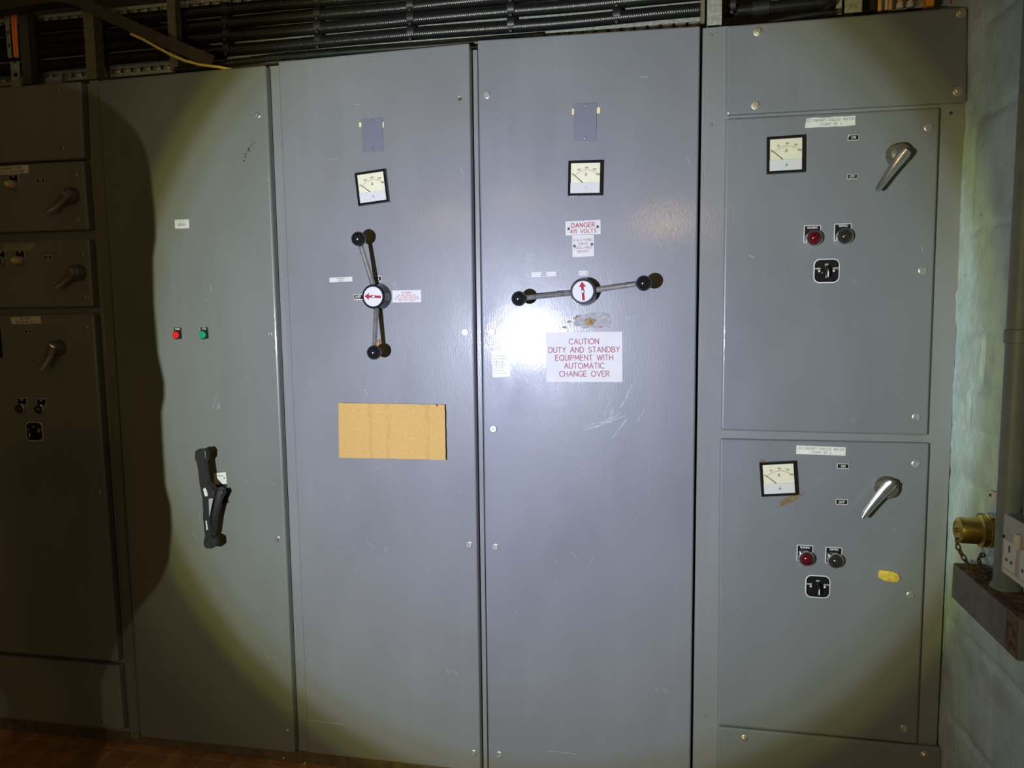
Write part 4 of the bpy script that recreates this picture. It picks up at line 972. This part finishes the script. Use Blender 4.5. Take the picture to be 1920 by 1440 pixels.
# chain: from the cap's face down to the trunking and along it
s0 = Vector((-L_-.003, -.006, -.012)); zr = zt1+.010-zv
kp = [s0, s0+Vector((.006, -.004, -.03)), Vector((-L_+.022, -.028, zr+.012)), Vector((-L_+.034, -.034, zr)), Vector((-L_+.042, -.06, zr+.002)), Vector((-L_+.05, -.03, zr+.006)), Vector((-L_+.058, .012, zr+.004)), Vector((-L_+.062, .03, zr+.018)), Vector((-L_+.066, .012, zr+.035))]
cl = []
for a, b_ in zip(kp, kp[1:]):
    n = max(1, int((b_-a).length/.004)); cl += [a.lerp(b_, i/n) for i in range(n)]
bm = NB(); d_ = 0; last = cl[0]; k = 0
def link(bm, p, tdir, odd):
    tdir = tdir.normalized(); n_ = tdir.orthogonal().normalized(); n2_ = tdir.cross(n_)
    if odd: n_ = n2_
    pts = [p+tdir*.0078*math.cos(2*PI*i/12)+n_*.0048*math.sin(2*PI*i/12) for i in range(13)]
    tube(bm, pts, .0021, 6, False)
for a, b_ in zip(cl, cl[1:]):
    d_ += (b_-a).length
    if d_ > .0112: link(bm, b_, b_-a, k % 2); k += 1; d_ = 0
obj('chain', bm, mat('rusty_chain', (.10, .065, .035), .7, .3, .4, 100), va)
# white tag on the wall
a, b_ = Q(1857, 918, XW-.006), Q(1875, 926, XW-.006); a2 = Q(1857, 941, XW-.006)
bm = NB(); hexa(bm, [Vector((XW-.008, a.y, a2.z)), Vector((XW-.008, b_.y-.012, a2.z)), Vector((XW-.008, b_.y-.012, a.z)), Vector((XW-.008, a.y, a.z)), Vector((XW-.004, a.y, a2.z)), Vector((XW-.004, b_.y-.012, a2.z)), Vector((XW-.004, b_.y-.012, a.z)), Vector((XW-.004, a.y, a.z))], .0006, 1)
tg = tag(obj('wall_tag', bm, PAPER), 'small cream tag with one dark screw on the blue wall above the brass outlet', 'sign')
bm = NB(); lathe(bm, [(0, .003), (.003, .0025), (.004, 0)], 12, (XW-.008, a.y-.008, (a.z+a2.z)/2+.003), (-1, 0, 0)); obj('screw', bm, INK, tg)
# metal-clad double socket
xs = .702; p0 = Q(1887, 962, xs); p1 = Q(1884, 1074, xs)
ys0 = p0.y; ys1 = ys0-.146; sz0, sz1 = p1.z, p0.z
so = thing('double_socket', 'metal-clad white double wall socket at the right picture edge', 'wall socket', (xs, ys0, sz0))
H_ = sz1-sz0
bm = NB(); box(bm, 0, XW-xs-.006, ys1-ys0, 0, 0, H_, .004, 2); obj('back_box', bm, TRUNK, so)
bm = NB(); box(bm, -.004, .001, ys1-ys0-.001, .001, .0, H_, .0015, 1); fp = obj('face_plate', bm, SOCK, so)
wht = mat('ivory_plastic', (.62, .62, .52), .4)
for k in range(2):
    y0_ = -.012-.068*k
    bm = NB(); box(bm, -.0062, -.0035, y0_-.048, y0_, H_*.12, H_*.60, .0008, 1); ins = obj('socket_insert', bm, wht, so)
    bm = NB(); box(bm, -.0068, -.0058, y0_-.027, y0_-.021, H_*.42, H_*.53); box(bm, -.0068, -.0058, y0_-.017, y0_-.010, H_*.25, H_*.30); box(bm, -.0068, -.0058, y0_-.038, y0_-.031, H_*.25, H_*.30); obj('pin_slots', bm, INK, ins)
    bm = NB(); box(bm, -.011, -.0035, y0_-.052-.012, y0_-.052+.004, H_*.55, H_*.80, .002, 2); obj('rocker_switch', bm, wht, so)
bm = NB(); box(bm, -.0052, -.0035, -.10, -.012, H_*.03, H_*.10, .0004, 1); lb = obj('maker_label', bm, wht, so)
for z, y_ in ((.62, -.006), (.58, -.135)):
    bm = NB(); lathe(bm, [(0, .004), (.003, .0035), (.0036, 0)], 12, (-.004, y_, H_*z), (-1, 0, 0)); obj('screw', bm, INK, so)

# ================================================================== beside the torch, outside the picture on the left
# added unseen blocker, its bulging outline shaped to throw the wavy shadow at left
tt = .26
edge = [(232, 205), (262, 235), (274, 262), (281, 300), (290, 380), (292, 430), (287, 470), (289, 560), (297, 660), (303, 690), (309, 720), (309, 750), (304, 778), (306, 830), (312, 925), (322, 965), (324, 1010), (318, 1075), (300, 1112), (262, 1155), (225, 1205), (190, 1300)]
pr = []
for q in edge:
    v = TORCH.lerp(P(*q), tt); pr.append((v.x, v.z))
xr = max(x for x, z in pr); RR = .13; cx = xr-RR; ycyl = TORCH.y+(0-TORCH.y)*tt
tang = [math.cos(math.atan2(x-TORCH.x, ycyl-TORCH.y)) for x, z in pr]
prof = [(max(.02, (x-cx)*k), z) for (x, z), k in zip(pr, tang)]
prof = [(0, prof[0][1]+.012), (prof[0][0]*.6, prof[0][1]+.006)]+prof
prof.append((prof[-1][0], 0.002))
bm = NB(); lathe(bm, [(r, z) for r, z in prof][::-1], 40, (0, 0, 0), (0, 0, 1))
o = obj('beam_blocker', bm, mat('dark_blocker_surface', (.055, .052, .048), .9, 0, .2, 20, bump=.4, bscale=60)); o.location = (cx, ycyl, 0)
tag(o, 'unseen dark beam blocker added outside the picture in front of the far left cabinet', 'pipe')
